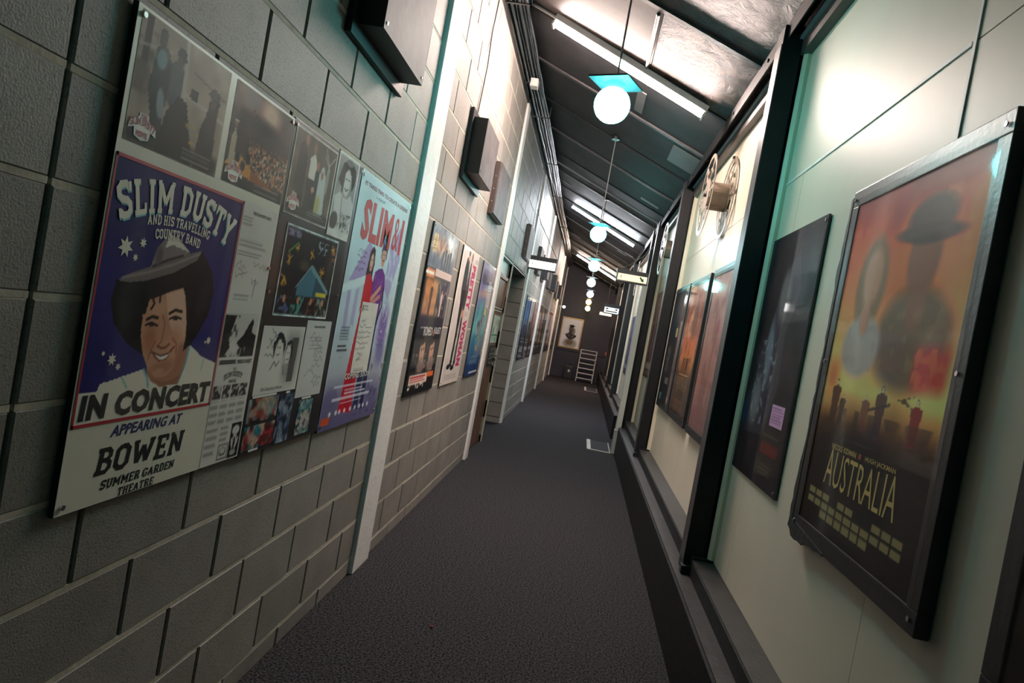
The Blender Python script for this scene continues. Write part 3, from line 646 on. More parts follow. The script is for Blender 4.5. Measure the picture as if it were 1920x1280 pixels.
# typed letter and press sheet
p = Pic(.192, .300, .004, (206, 204, 198), .498, .420); p.noise(.06, .03)
p.lines(.505, .655, .56, .683, 4, (120, 118, 116), .6).lines(.505, .60, .66, .625, 4, (130, 128, 126), .6).lines(.505, .575, .64, .592, 2, (130, 128, 126), .6)
for x, y, w in ((.51, .545, .05), (.6, .55, .07), (.51, .515, .04), (.60, .50, .04), (.52, .53, .05)): p.scrawl(x, y, w, .02, (110, 108, 112), 8, .0015)
p.stroke([(.625,.52),(.622,.47)], .003, (110, 96, 104)).lines(.52, .458, .62, .475, 3, (130, 128, 126), .6)
le = p.put('letter_sheet', b1, .498, .420, d); letter(le, LT('THE SLIM DUSTY MOVIE'), .55, .692, .655, .008, BK, d2_)
p = Pic(.194, .415, .0035, (208, 205, 200), .499, .003); p.noise(.06, .03)
p.rect(.500, .300, .684, .417, (196, 192, 188)).poly([(.5,.30),(.5,.417),(.56,.417),(.535,.35),(.55,.33),(.52,.30)], (38, 36, 38)).blot(.012, .55, (60, 58, 58), .8, (.5, .3, .58, .417))
p.poly([(.585,.345),(.61,.36),(.635,.395),(.65,.41),(.66,.40),(.655,.37),(.684,.36),(.684,.30),(.6,.30),(.57,.325)], (26, 26, 28)).poly([(.54,.335),(.565,.35),(.60,.325),(.575,.305)], (206, 204, 200)).blot(.01, .6, (190, 188, 184), .8, (.56, .3, .67, .33))
for k in range(4):
    x = .502+.047*k; p.rect(x, .186, x+.041, .222, (52, 50, 52)); p.blot(.008, .55, (196, 194, 190), .9, (x, .186, x+.041, .222))
for k in range(4): p.lines(.502+.047*k, .108, .543+.047*k, .180, 17, (112, 110, 110), .55, .5)
p.lines(.505, .020, .565, .104, 20, (112, 110, 110), .55, .5).lines(.575, .06, .62, .104, 10, (112, 110, 110), .55, .5)
p.rect(.634, .006, .690, .106, (24, 24, 26)).ell(.662, .085, .02, .014, (206, 204, 198)).ell(.662, .06, .012, .016, (190, 188, 184)).ell(.652, .045, .005, .02, (206, 204, 198), .4).ell(.674, .045, .005, .02, (206, 204, 198), -.4).ell(.662, .02, .016, .009, (170, 168, 166)).ell(.662, .045, .006, .02, (40, 40, 42))
p.rect(.578, .008, .630, .052, (40, 40, 42)).rect(.581, .011, .627, .049, (200, 198, 192)).ell(.604, .03, .018, .012, (90, 88, 88)).ell(.604, .032, .014, .008, (200, 198, 192))
ps_ = p.put('press_sheet', b1, .499, .003, d)
letter(ps_, font_shape('PRESS SHEET', .03), .602, .281, .684, .011, BK, d2_); p = None
letter(ps_, LT('SLIM DUSTY'), .545, .236, .642, .015, ink(90, 88, 90), d2_, arch=.010); letter(ps_, LT('THE'), .585, .264, .604, .006, ink(90, 88, 90), d2_); letter(ps_, LT('MOVIE'), .575, .228, .614, .009, ink(90, 88, 90), d2_)
flat(ps_, 'heading_bar', [(.508, .2815), (.592, .2815), (.592, .293), (.508, .293)], ink(60, 58, 60), d2_)
for x, y in ((.018, .018), (.018, .982), (.682, .985), (.690, .56)): screw(b1, x, y, TH+.002)
cover(b1, .002, .002, .696, .998, TH+.0036)

# ------------------------------------------------------------------ board 2: black board of small pictures
b2 = hang('poster_board', 'L', 1.909, 2.507, .848, 'black poster board carrying a wedding film card, a house picture and signed photographs', 'poster board', 'poster boards on the block wall')
box('board', (0, -TH, 0), (.597, 0, 1.012), mat('board_black', (.012, .012, .013), .4, var=.15), b2, .001)
p = Pic(.330, .262, .004, (206, 200, 192), .016, .738)
p.rect(.022, .744, .340, .994, (92, 80, 68)).noise(.03, .15).poly([(.05,.80),(.055,.95),(.085,.97),(.12,.93),(.125,.76),(.05,.76)], (44, 40, 40)).poly([(.14,.93),(.17,.95),(.195,.92),(.19,.87),(.145,.87)], (214, 208, 200)).poly([(.135,.87),(.195,.87),(.19,.76),(.14,.76)], (34, 30, 32)).ell(.10, .975, .014, .016, (170, 122, 100)).ell(.165, .965, .013, .015, (164, 116, 94)).ell(.205, .92, .012, .014, (160, 110, 92)).poly([(.19,.90),(.225,.9),(.235,.78),(.19,.78)], (36, 32, 36))
p.poly([(.225,.90),(.25,.915),(.275,.90),(.295,.78),(.28,.765),(.225,.765)], (190, 196, 192)).ell(.248, .905, .016, .022, (186, 186, 182)).ell(.247, .897, .010, .014, (150, 104, 88)).ell(.24, .80, .02, .03, (176, 172, 110), 0, .6).ell(.29, .89, .012, .05, (150, 146, 138)).ell(.06, .80, .01, .012, (196, 140, 130)).ell(.19, .84, .012, .01, (200, 150, 136)).stroke([(.25,.985),(.29,.94),(.33,.975)], .004, (190, 184, 176)).stroke([(.25,.965),(.30,.925)], .004, (190, 184, 176))
p.rect(.022, .744, .340, .772, (44, 42, 42), .95, .012).lines(.18, .748, .33, .770, 3, (170, 166, 160), .6, .35)
c3 = p.put('film_card', b2, .016, .738, d); film_logo(c3, .024, .752, .088, d2_)
p = Pic(.205, .292, .004, (214, 212, 208), .360, .724); p.rect(.370, .75, .556, 1.008, (150, 148, 146)).noise(.03, .1)
p.poly([(.385,.92),(.41,.985),(.45,1.0),(.50,1.0),(.54,.98),(.545,.93),(.52,.90),(.5,.96),(.44,.96),(.42,.90)], (40, 38, 38)).ell(.468, .995, .035, .012, (120, 116, 114)).ell(.468, .925, .032, .048, (206, 202, 198)).stroke([(.45,.935),(.462,.937)], .004, (50, 48, 48)).stroke([(.475,.937),(.488,.935)], .004, (50, 48, 48)).stroke([(.452,.903),(.468,.896),(.485,.904)], .005, (60, 56, 56)).ell(.43, .93, .01, .05, (44, 42, 42))
p.poly([(.372,.86),(.42,.885),(.45,.87),(.49,.87),(.52,.89),(.556,.86),(.556,.75),(.40,.75),(.39,.80)], (200, 198, 196)).ell(.40, .78, .035, .03, (60, 58, 58), .3).stroke([(.44,.87),(.455,.80),(.47,.76)], .004, (80, 78, 78)).blot(.01, .6, (70, 68, 68), .8, (.44, .75, .556, .82))
for k in range(3): p.scrawl(.46, .76+.015*k, .08, .03, (30, 30, 32), 8, .002)
p.put('photo', b2, .360, .724, d)
p = Pic(.426, .284, .0035, (190, 206, 206), .062, .430); p.rect(.069, .437, .481, .707, (22, 20, 22)).noise(.02, .3)
p.rect(.075, .68, .17, .703, (168, 160, 196), .8, .01).blot(.01, .5, (40, 40, 60), .7, (.07, .65, .2, .707)).stroke([(.10,.63),(.16,.665)], .006, (90, 150, 60))
p.poly([(.20,.53),(.28,.60),(.30,.605),(.34,.57),(.33,.50),(.20,.50)], (70, 116, 136)).poly([(.28,.60),(.30,.607),(.46,.53),(.46,.515),(.30,.585)], (110, 150, 160)).poly([(.33,.50),(.34,.57),(.44,.525),(.46,.50)], (50, 84, 100)).stroke([(.19,.525),(.29,.605)], .004, (150, 176, 180))
for x, y, r in ((.10, .55, .026), (.115, .61, .018), (.28, .64, .018), (.38, .59, .02), (.16, .65, .012), (.455, .68, .02)):
    for k in range(7):
        a = random.uniform(0, 6.3); p.stroke([(x, y), (x+r*math.cos(a), y+r*math.sin(a))], .005, (206, 152, 46), .9)
p.blot(.01, .55, (150, 170, 176), .9, (.31, .65, .40, .69)).blot(.008, .6, (196, 110, 60), .8, (.44, .62, .48, .70)).rect(.36, .505, .45, .52, (206, 190, 60))
for k in range(4):
    x = .073+.103*k; p.rect(x, .44, x+.097, .50, (34, 28, 28)); p.blot(.012, .52, [(90, 110, 160), (90, 170, 160), (150, 80, 60), (150, 160, 150)][k], .8, (x, .44, x+.097, .497)); p.ell(x+.05, .485, .01, .012, (190, 130, 90))
p.put('photo', b2, .062, .430, d)
p = Pic(.302, .214, .0035, (206, 204, 198), .024, .184); p.rect(.20, .215, .30, .375, (120, 120, 120), .7, .05)
p.poly([(.24,.215),(.24,.36),(.29,.36),(.285,.215)], (60, 60, 62), .8).poly([(.105,.345),(.12,.355),(.135,.38),(.165,.375),(.185,.355),(.195,.34),(.19,.30),(.175,.345),(.13,.345),(.12,.29)], (34, 34, 36)).ell(.148, .325, .02, .032, (206, 204, 198)).poly([(.20,.30),(.205,.345),(.235,.355),(.255,.33),(.25,.27),(.235,.34),(.21,.335)], (32, 32, 34)).ell(.222, .305, .018, .03, (208, 206, 200))
for x in (.14, .155, .215, .229): p.ell(x, .33 if x < .2 else .31, .004, .003, (60, 58, 58))
p.stroke([(.138,.308),(.148,.305),(.158,.309)], .003, (70, 66, 66)).stroke([(.215,.29),(.223,.288),(.23,.291)], .003, (70, 66, 66)).stroke([(.11,.26),(.13,.285),(.15,.27),(.165,.285)], .004, (70, 70, 72)).stroke([(.2,.27),(.21,.24)], .004, (60, 60, 62))
for k in range(4): p.scrawl(.055+.01*k, .30+.022*k, .07, .03, (60, 60, 64), 6, .0022)
cp2 = p.put('photo', b2, .024, .184, d); letter(cp2, font_shape('Slim Dusty & Joy McKean'), .07, .192, .215, .014, BK, d2_, shear=.2)
p = Pic(.222, .272, .004, (196, 196, 194), .335, .150)
for k in range(4): p.lines(.38, .36-.014*k, .50, .366-.014*k, 1, (110, 110, 114), .5)
for k in range(9): p.scrawl(.37+random.random()*.1, .18+.022*k, .08, .025, (96, 96, 102), 8, .0018)
l2 = p.put('letter_sheet', b2, .335, .150, d); letter(l2, LT('THE SLIM DUSTY MOVIE'), .40, .396, .50, .008, BK, d2_)
def photo(x0, y0, x1, y1, cols, bg):
    q = Pic(x1-x0, y1-y0, .004, bg, x0, y0); q.noise(.02, .25)
    for c_ in cols: q.blot(random.uniform(.012, .03), .55, c_, .85)
    q.noise(.008, .2); return q.put('photo', b2, x0, y0, d)
photo(.012, .100, .212, .174, [(150, 60, 50), (40, 36, 36), (170, 150, 130)], (120, 130, 134))
photo(.012, .016, .214, .090, [(170, 50, 60), (190, 170, 150), (40, 130, 150)], (90, 50, 46))
photo(.221, .006, .328, .172, [(40, 50, 70), (150, 160, 176), (30, 36, 48)], (84, 98, 116))
photo(.382, .012, .503, .138, [(60, 120, 130), (190, 170, 160), (40, 70, 90)], (110, 140, 140))
for x0, x1, y0 in ((.03, .19, .176), (.06, .12, .008), (.26, .29, .174), (.40, .48, .141)): flat(b2, 'caption_strip', [(x0, y0), (x1, y0), (x1, y0+.007), (x0, y0+.007)], WH, d)
for x, y in ((.012, .995), (.585, .998), (.012, .50), (.56, .52), (.012, .02), (.585, .02)): screw(b2, x, y, TH+.002)
cover(b2, .002, .002, .595, 1.010, TH+.0036)

# ------------------------------------------------------------------ board 3: pale film poster with red title
p = Pic(.712, 1.028, .0042, (196, 214, 220))
p.grad([(0, (96, 92, 128)), (.10, (120, 116, 150)), (.22, (168, 174, 186)), (.4, (186, 204, 212)), (.7, (188, 212, 220)), (1, (196, 218, 224))]).noise(.12, .06)
p.blot(.06, .5, (104, 96, 140), .6, (0, 0, .712, .18)).blot(.03, .6, (74, 70, 110), .6, (.3, .02, .712, .25))
p.poly([(.05,.60),(.22,.78),(.30,.74),(.27,.62)], (164, 140, 196), .8).poly([(0,.58),(.25,.64),(.25,.60),(0,.55)], (206, 226, 230)).poly([(.06,.56),(.10,.565),(.11,.40),(.07,.42)], (160, 146, 196), .7).poly([(.15,.57),(.19,.58),(.19,.42),(.15,.43)], (170, 156, 200), .7).poly([(.5,.8),(.62,.9),(.68,.75),(.6,.55),(.52,.6)], (150, 130, 190), .6).ell(.60, .42, .07, .10, (122, 80, 170), 0, .9, .7).ell(.62, .30, .06, .06, (90, 84, 150), 0, .9, .6).blot(.025, .6, (206, 222, 230), .6, (.48, .4, .712, .8))
p.poly([(.285,.765),(.25,.74),(.238,.65),(.245,.60),(.27,.64),(.30,.65),(.322,.61),(.325,.70),(.312,.75)], (36, 26, 34)).ell(.287, .695, .022, .038, (214, 168, 150)).poly([(.25,.64),(.24,.60),(.235,.48),(.25,.50),(.185,.06),(.35,.045),(.345,.48),(.355,.60),(.33,.63),(.30,.645),(.275,.645)], (196, 26, 50)).poly([(.28,.5),(.255,.06),(.30,.055),(.31,.5)], (168, 18, 42), .6).stroke([(.275,.675),(.287,.672),(.298,.676)], .004, (180, 40, 50)).stroke([(.27,.705),(.28,.707)], .003, (60, 40, 40)).stroke([(.293,.707),(.303,.705)], .003, (60, 40, 40))
p.poly([(.345,.62),(.35,.42),(.37,.06),(.43,.045),(.44,.40),(.455,.05),(.505,.05),(.50,.42),(.515,.60),(.48,.66),(.44,.675),(.39,.66)], (40, 44, 82)).poly([(.35,.66),(.345,.48),(.50,.47),(.525,.60),(.50,.66),(.45,.685),(.40,.68)], (112, 52, 140)).blot(.012, .62, (160, 100, 176), .7, (.36, .48, .5, .66)).ell(.435, .735, .027, .045, (206, 152, 128)).poly([(.395,.76),(.40,.80),(.42,.825),(.45,.825),(.475,.79),(.48,.745),(.47,.71),(.462,.765),(.41,.765),(.402,.71)], (46, 44, 84)).ell(.44, .805, .035, .018, (92, 124, 176)).stroke([(.36,.545),(.40,.565),(.46,.60)], .024, (206, 150, 128)).stroke([(.35,.52),(.40,.535),(.47,.56)], .020, (196, 140, 120)).stroke([(.42,.722),(.436,.718),(.452,.723)], .005, (110, 60, 50)).stroke([(.415,.745),(.426,.746)], .003, (50, 40, 40)).stroke([(.444,.746),(.456,.745)], .003, (50, 40, 40))
p.stroke([(.51,.60),(.53,.52),(.49,.44)], .014, (30, 26, 36)).stroke([(.485,.45),(.46,.25)], .010, (36, 60, 120))
for k in range(4): p.scrawl(.10+.01*(k % 2), .645+.024*k, .10, .018, (40, 40, 56), 8, .002)
for k in range(6): p.scrawl(.55, .32+.028*k, .10, .03, (50, 46, 70), 7, .002)
p.lines(.06, .36, .175, .42, 5, (90, 96, 110), .75, .5).lines(.055, .312, .175, .348, 2, (40, 42, 56), .8, .5).lines(.09, .285, .15, .30, 2, (150, 166, 176), .6)
p.lines(.10, .165, .60, .178, 1, (220, 222, 232), .8, .7).lines(.23, .130, .50, .158, 2, (220, 222, 232), .8, .5).lines(.10, .108, .58, .128, 1, (220, 222, 232), .8, .5).lines(.2, .09, .47, .104, 1, (220, 222, 232), .7, .5)
for x in (.1, .17, .21, .27, .34, .40, .46, .51, .57): p.ell(x, .062, .014, .010, (232, 232, 238), 0, .5, .9)
b3, pr3 = poster('L', 2.518, 3.230, .836, 1.028, 'pale film poster with a big red title, woman in red dress and a handwritten note', p, 'poster boards on the block wall', name='poster_board', thick=.010)
b3['category'] = 'poster board'
dp = .010+.0015
REDT = ink(206, 40, 46)
letter(pr3, font_shape('IT TAKES TWO TO CREATE A LEGEND', .02), .05, .975, .668, .017, ink(150, 40, 70), dp)
letter(pr3, font_shape('SLIM', .045), .085, .770, .485, .165, REDT, dp); letter(pr3, font_shape('&', .0), .51, .78, .605, .15, REDT, dp); letter(pr3, font_shape('I', .04), .625, .770, .660, .165, REDT, dp)
letter(pr3, font_shape('A FILM BY', .0), .20, .95, .33, .011, ink(120, 140, 160), dp)
nt = Pic(.216, .305, .004, (214, 210, 202), .259, .222); nt.noise(.05, .04)
nt.ell(.275, .50, .006, .016, (40, 40, 44)).lines(.285, .492, .35, .514, 4, (110, 108, 110), .7, .4)
for k, (x, w) in enumerate(((.285, .06), (.275, .16), (.27, .16), (.265, .16), (.268, .15), (.268, .12), (.30, .05), (.31, .05))): nt.scrawl(x, .44-.024*k, w, .014, (40, 40, 50), 12, .0018)
nt.stroke([(.30,.275),(.37,.30)], .002, (50, 50, 60)).lines(.29, .226, .45, .24, 2, (70, 70, 76), .7, .4)
nt.put('handwritten_note', pr3, .259, .222, dp+.0004)
letter(pr3, font_shape('COMING SOON', .02), .20, .197, .52, .026, WH, dp+.0006)
flat(pr3, 'sticker', [(.019, .022), (.105, .022), (.105, .052), (.019, .052)], ink(222, 84, 30), dp)

# ------------------------------------------------------------------ three film posters past the first white column
p = Pic(.70, 1.008, .006, (26, 24, 28))
p.rect(0, .76, .70, 1.008, (108, 118, 132)).ell(.25, .90, .22, .05, (206, 160, 130), 0, 1.2, .8).ell(.55, .93, .16, .07, (196, 206, 206), 0, 1.2, .8).noise(.04, .25).rect(0, .76, .70, .82, (66, 76, 96), .7, .04)
for k in range(4): p.person(.36+.07*k, .745, .16+.02*(k % 2), (50, 48, 58))
p.rect(.05, .85, .15, .95, (210, 190, 140)); p.lines(.06, .855, .14, .945, 9, (110, 90, 60), .7)
p.rect(.02, .70, .22, .75, (204, 120, 70), 1, .01).rect(.0, .715, .2, .735, (236, 226, 206))
p.rect(.05, .47, .38, .70, (176, 126, 74), 1, .05).noise(.03, .15).person(.22, .48, .2, (70, 50, 40)).rect(.38, .47, .70, .70, (60, 52, 50), 1, .03).blot(.03, .55, (150, 130, 116), .8, (.38, .47, .7, .70)).person(.52, .48, .17, (196, 186, 176)).person(.62, .47, .18, (40, 36, 40))
p.rect(0, .42, .70, .47, (30, 22, 24), 1, .03)
for x in (.25, .5): p.ell(x, .26, .065, .085, (190, 150, 128), .15, .4); p.ell(x-.02, .335, .075, .035, (46, 32, 28), .2, .5); p.ell(x+.02, .17, .1, .045, (130, 112, 104), 0, .6); p.ell(x-.02, .27, .015, .008, (50, 36, 34)); p.ell(x+.03, .275, .015, .008, (50, 36, 34)); p.ell(x+.005, .22, .02, .007, (150, 80, 76))
p.ell(.375, .28, .03, .03, (70, 66, 66)).blot(.02, .68, (176, 160, 146), .7, (.05, .13, .65, .25))
p.rect(.05, .06, .50, .12, (226, 214, 200)).rect(.48, .09, .66, .125, (214, 110, 56)).blot(.02, .5, (226, 214, 200), 1, (.05, .035, .45, .07)).lines(.07, .07, .48, .112, 3, (190, 50, 56), .9, .6)
e, pr = poster('L', 3.76, 4.466, .866, 1.008, 'dark film poster with stacked scenes and two faces under a white title', p, 'film posters between the white columns')
for tx, x0, x1 in (('ROMEO', .20, .42), ('JULIET', .46, .66)): letter(pr, font_shape(tx, .01), x0, .355, x1, .055, WH, .0095)
flat(pr, 'heart_mark', [(.425, .375), (.44, .36), (.455, .375), (.44, .39)], ink(200, 40, 50), .0095)
letter(pr, font_shape('WILLIAM SHAKESPEARE\'S', .0), .10, .398, .30, .012, WH, .0095)
flat(pr, 'banner', [(.23, .718), (.70, .718), (.70, .762), (.23, .762)], ink(216, 190, 182), .0092)
p = None
p = Pic(.70, 1.008, .006, (206, 200, 194)); p.noise(.08, .03)
p.poly([(.20,.94),(.30,.95),(.33,.86),(.35,.70),(.33,.60),(.30,.13),(.22,.13),(.24,.40),(.21,.60),(.17,.72),(.17,.86)], (34, 32, 38)).poly([(.36,.93),(.42,.92),(.43,.80),(.46,.70),(.42,.56),(.43,.14),(.35,.13),(.36,.40),(.33,.60),(.35,.75)], (56, 50, 58)).ell(.27, .955, .03, .035, (190, 148, 126)).ell(.27, .975, .034, .02, (46, 36, 34)).ell(.39, .945, .028, .034, (206, 162, 140)).ell(.40, .96, .036, .036, (96, 52, 36), 0, .3, .7).ell(.19, .13, .06, .02, (20, 20, 22)).ell(.34, .12, .07, .02, (26, 24, 26)).rect(.35, .50, .45, .56, (206, 160, 138), .9, .01)
p.lines(.12, .03, .62, .075, 3, (150, 146, 144), .6, .5).lines(.56, .93, .69, .965, 3, (120, 110, 110), .7, .5).lines(.47, .515, .62, .55, 3, (130, 120, 120), .5, .5)
e, pr = poster('L', 4.708, 5.410, .862, 1.008, 'white film poster with an upright pink title beside two dark standing figures', p, 'film posters between the white columns')
for tx, y0, y1 in (('PRETTY', .565, .912), ('WOMAN', .125, .49)):
    v, f = font_shape(tx, .075); v2 = np.stack([v[:, 1], 1-v[:, 0]], -1)
    letter(pr, (v2, f), .465, y0, .63, y1-y0, ink(206, 30, 110), .0095)
p = Pic(.70, 1.0, .006, (60, 110, 140)); p.grad([(0, (30, 50, 100)), (.2, (40, 96, 140)), (.45, (70, 160, 170)), (.7, (120, 120, 160)), (.85, (110, 100, 140)), (1, (150, 150, 176))]).noise(.08, .15)
p.ell(.4, .75, .35, .035, (206, 160, 130), .1, 1.2, .7).poly([(.1,.45),(.25,.70),(.35,.62),(.3,.5)], (90, 170, 176)).ell(.35, .45, .28, .09, (150, 196, 200), .1, .8, .7)
for x, y in ((.25, .42), (.33, .43), (.42, .46), (.48, .52)): p.ell(x, y, .035, .075, (60, 62, 72), .15, .5); p.ell(x-.01, y-.02, .018, .045, (206, 206, 206), .15, .6)
p.rect(.47, .62, .66, .86, (196, 196, 200)).lines(.49, .64, .64, .84, 9, (150, 150, 158), .7).rect(.46, .55, .58, .615, (206, 190, 110)).lines(.15, .1, .6, .18, 5, (170, 190, 206), .6).rect(.2, .02, .65, .04, (206, 210, 214)).ell(.16, .86, .1, .04, (70, 70, 90), 0, .8).lines(.1, .93, .65, .985, 1, (176, 180, 196), .6, .6).blot(.03, .55, (206, 120, 70), 1, (.32, .22, .5, .36)).blot(.02, .6, (226, 190, 100), 1, (.32, .22, .5, .36))
e, pr = poster('L', 5.668, 6.378, .868, 1.0, 'blue-green film poster with swimming penguin-like shapes and an orange title', p, 'film posters between the white columns')

# ------------------------------------------------------------------ row of far posters on the block wall
def scene_pic(w, h, top, mid, bot, fig, res=.018, n=3):
    q = Pic(w, h, res, mid); q.grad([(0, bot), (.35, bot), (.6, mid), (1, top)]).noise(.09, .2)
    for k in range(n):
        q.person(w*(.25+.5*(k+.5)/n)+random.uniform(-.03, .03), h*.22, h*random.uniform(.38, .5), tuple(int(c*random.uniform(.7, 1.2)) for c in fig), res=None) if False else q.person(w*(.2+.6*(k+.5)/n), h*.22, h*random.uniform(.38, .5), tuple(min(255, int(c*random.uniform(.7, 1.2))) for c in fig))
    q.rect(w*.12, h*.13, w*.88, h*.19, tuple(min(255, c+130) for c in bot), .9).lines(w*.15, h*.03, w*.85, h*.10, 4, tuple(min(255, c+90) for c in bot), .7); return q
ROW = [(10.08, 'blue and white', (70, 110, 170), (110, 140, 180), (50, 50, 60), (60, 60, 90)), (10.93, 'silver grey', (190, 186, 180), (150, 146, 150), (50, 48, 52), (70, 66, 70)),
       (11.78, 'dull rose', (196, 170, 160), (150, 96, 96), (60, 44, 50), (80, 50, 56)), (12.95, 'dark brown', (150, 120, 110), (80, 56, 50), (36, 28, 30), (120, 90, 76)),
       (13.86, 'plum and cream', (206, 190, 176), (120, 80, 90), (44, 34, 40), (160, 130, 120)), (14.80, 'smoky grey', (170, 166, 170), (110, 106, 110), (36, 34, 38), (150, 140, 136)),
       (16.12, 'peach', (214, 180, 160), (190, 146, 130), (70, 50, 48), (110, 70, 60)), (17.05, 'red and black', (150, 60, 56), (90, 40, 40), (28, 24, 26), (170, 130, 110)),
       (17.98, 'pale lilac', (196, 186, 206), (160, 146, 170), (60, 52, 66), (90, 76, 100)), (19.2, 'tan', (206, 186, 160), (170, 140, 110), (66, 52, 44), (96, 70, 56)), (20.2, 'off-white', (214, 208, 200), (196, 188, 180), (80, 74, 72), (90, 80, 80))]
for (ya, nm, c1_, c2_, c3_, c4_) in ROW:
    poster('L', ya, ya+.70, .866, .985, nm + ' film poster in the long row past the passage opening', scene_pic(.66, .945, c1_, c2_, c3_, c4_) if False else (lambda q: (setattr(q, 'x0', q.x0), q)[1])(scene_pic(.70, .985, c1_, c2_, c3_, c4_)), 'film posters in the long row', screws=False)

# notices on the brown door
e = empty('door_notice', (-.984, 7.20, 1.147), math.pi/2, 'pale green printed notice on the brown door', 'notice')
p = Pic(.48, .30, .008, (176, 190, 176)); p.noise(.05, .06)
for k in range(3):
    for j in range(2): p.rect(.03+.16*k, .10+.09*j, .14+.16*k, .17+.09*j, [(120, 150, 130), (196, 196, 186), (170, 160, 150)][(k+j) % 3])
p.rect(0, .075, .48, .092, (20, 120, 70)).blot(.03, .5, (60, 130, 90), .8, (.02, .02, .46, .07)).lines(.05, .1, .1, .28, 6, (120, 130, 120), .6)
box('sheet', (0, -.002, 0), (.48, 0, .30), ink(200, 206, 196), e); p.put('print', e, 0, 0, .0025)
e = empty('door_notice', (-.984, 7.25, .882), math.pi/2, 'black chalk-lettered sign on the brown door below the green notice', 'sign')
p = Pic(.42, .235, .008, (30, 30, 32))
for k in range(4): p.scrawl(.06, .03+.05*k, .3, .03, (176, 176, 170), 10, .008)
box('sheet', (0, -.006, 0), (.42, 0, .235), ink(34, 34, 36), e); p.put('print', e, 0, 0, .0065)

# ------------------------------------------------------------------ black wall boxes (up-and-down light boxes) high on the block wall
M_BOX = mat('box_black', (.018, .018, .019), .45, var=.2); M_BOXF = mat('box_front', (.085, .078, .078), .62, var=.3, scale=9, bump=.2, bscale=30, spec=.3)
BX = [(2.16, 1, 'deep black wall box nearest the concert poster board'), (4.19, 1, 'deep black wall box with a thin wire rising from its top'), (5.42, 0, 'shallow black wall box left of the brown door'), (8.43, 0, 'shallow wall box over the passage opening'),
      (10.52, 0, 'shallow wall box above the blue and white film poster'), (11.78, 1, 'deep wall box above the dull rose film poster'), (13.62, 0, 'shallow wall box above the plum and cream film poster'), (14.90, 1, 'deep wall box above the smoky grey film poster'),
      (16.95, 0, 'shallow wall box above the red and black film poster'), (17.85, 1, 'deep wall box above the pale lilac film poster'), (20.0, 0, 'shallow wall box above the off-white film poster')]
for ya, deep, lb in BX:
    e = hang('wall_box', 'L', ya, ya+.62, 2.225, lb, 'wall light', 'black boxes high on the block wall')
    if deep:
        box('back_plate', (0, -.022, 0), (.62, 0, .44), M_BOX, e, .002)
        box('shade_box', (.045, -.108, .045), (.575, -.022, .395), M_BOX, e)
        box('front_face', (.045, -.1115, .045), (.575, -.108, .395), M_BOXF, e)
        for x in (.07, .55): screw(e, x, .07, .1115)
    else:
        box('back_plate', (0, -.035, 0), (.60, 0, .42), mat('box_brown', (.05, .036, .03), .4), e, .002)
        box('front_face', (.0, -.05, .005), (.60, -.035, .415), M_BOXF, e, .002)
        for y in (.1, .2, .3): G().cyl((-.002, -.018, y), (0, -.018, y), .005, 6).put('screw', M_GREYM, e)
w = G().tube([(XL+.012, 4.36, 2.665), (XL+.011, 4.38, 2.78), (XL+.012, 4.40, 3.0), (XL+.010, 4.37, 3.2), (XL+.012, 4.41, 3.56)], .004).put('wire', M_CABLE); tag(w, 'thin black wire running up the block wall from a wall box', 'wire')

# ------------------------------------------------------------------ cables along the top of the block wall
for k in range(9):
    x0 = XL+.040+.030*(k % 5); z0 = 3.575+.034*(k//5); rr = [.011, .008, .013, .007, .010, .012, .008, .011, .007][k]
    pts = [(x0+random.uniform(-.004, .004) + .010*math.sin(.9*yy), yy, z0+random.uniform(-.004, .004)-.014*abs(math.sin(.55*yy))) for yy in np.arange(.5, YE-.1, .35)]
    o = G().tube(pts, rr, 7).put('cable', M_CABLE if k % 4 else mat('cable_grey', (.045, .045, .05), .3)); o.data.polygons.foreach_set('use_smooth', [True]*len(o.data.polygons))
    tag(o, ('black' if k % 4 else 'grey') + ' cable in the bundle along the top of the block wall', 'cable', 'cables along the top of the block wall')
G_ = G().box((XL-.018, YB, 3.50), (XL+.008, YE, 3.545)).put('trim_8', mat('tray', (.03, .029, .03), .4, var=.3, scale=20)); tag(G_, kind='structure')
for k, yy in enumerate((2.1, 4.6, 7.0, 8.9, 11.0, 14.0)):
    o = G().box((XL+.008, yy, 3.52), (XL+.19, yy+.02, 3.528)).box((XL+.18, yy, 3.52), (XL+.19, yy+.02, 3.70)).put('cable_bracket', M_STEEL); tag(o, 'steel bracket holding the cable bundle under the ceiling', 'bracket', 'brackets of the cable bundle')
e = empty('junction_box', (-.845, 6.03, 3.47), 0, 'small white junction box beside the ceiling cables', 'junction box')
box('body', (-.035, -.05, .0), (.035, .05, .07), mat('box_white', (.6, .58, .54), .4), e, .006); box('lid', (-.03, -.055, .006), (.03, -.05, .064), MATS['box_white'], e, .001); G().cyl((-.035, 0, .03), (-.075, 0, .04), .008, 8).put('gland', M_CABLE, e)

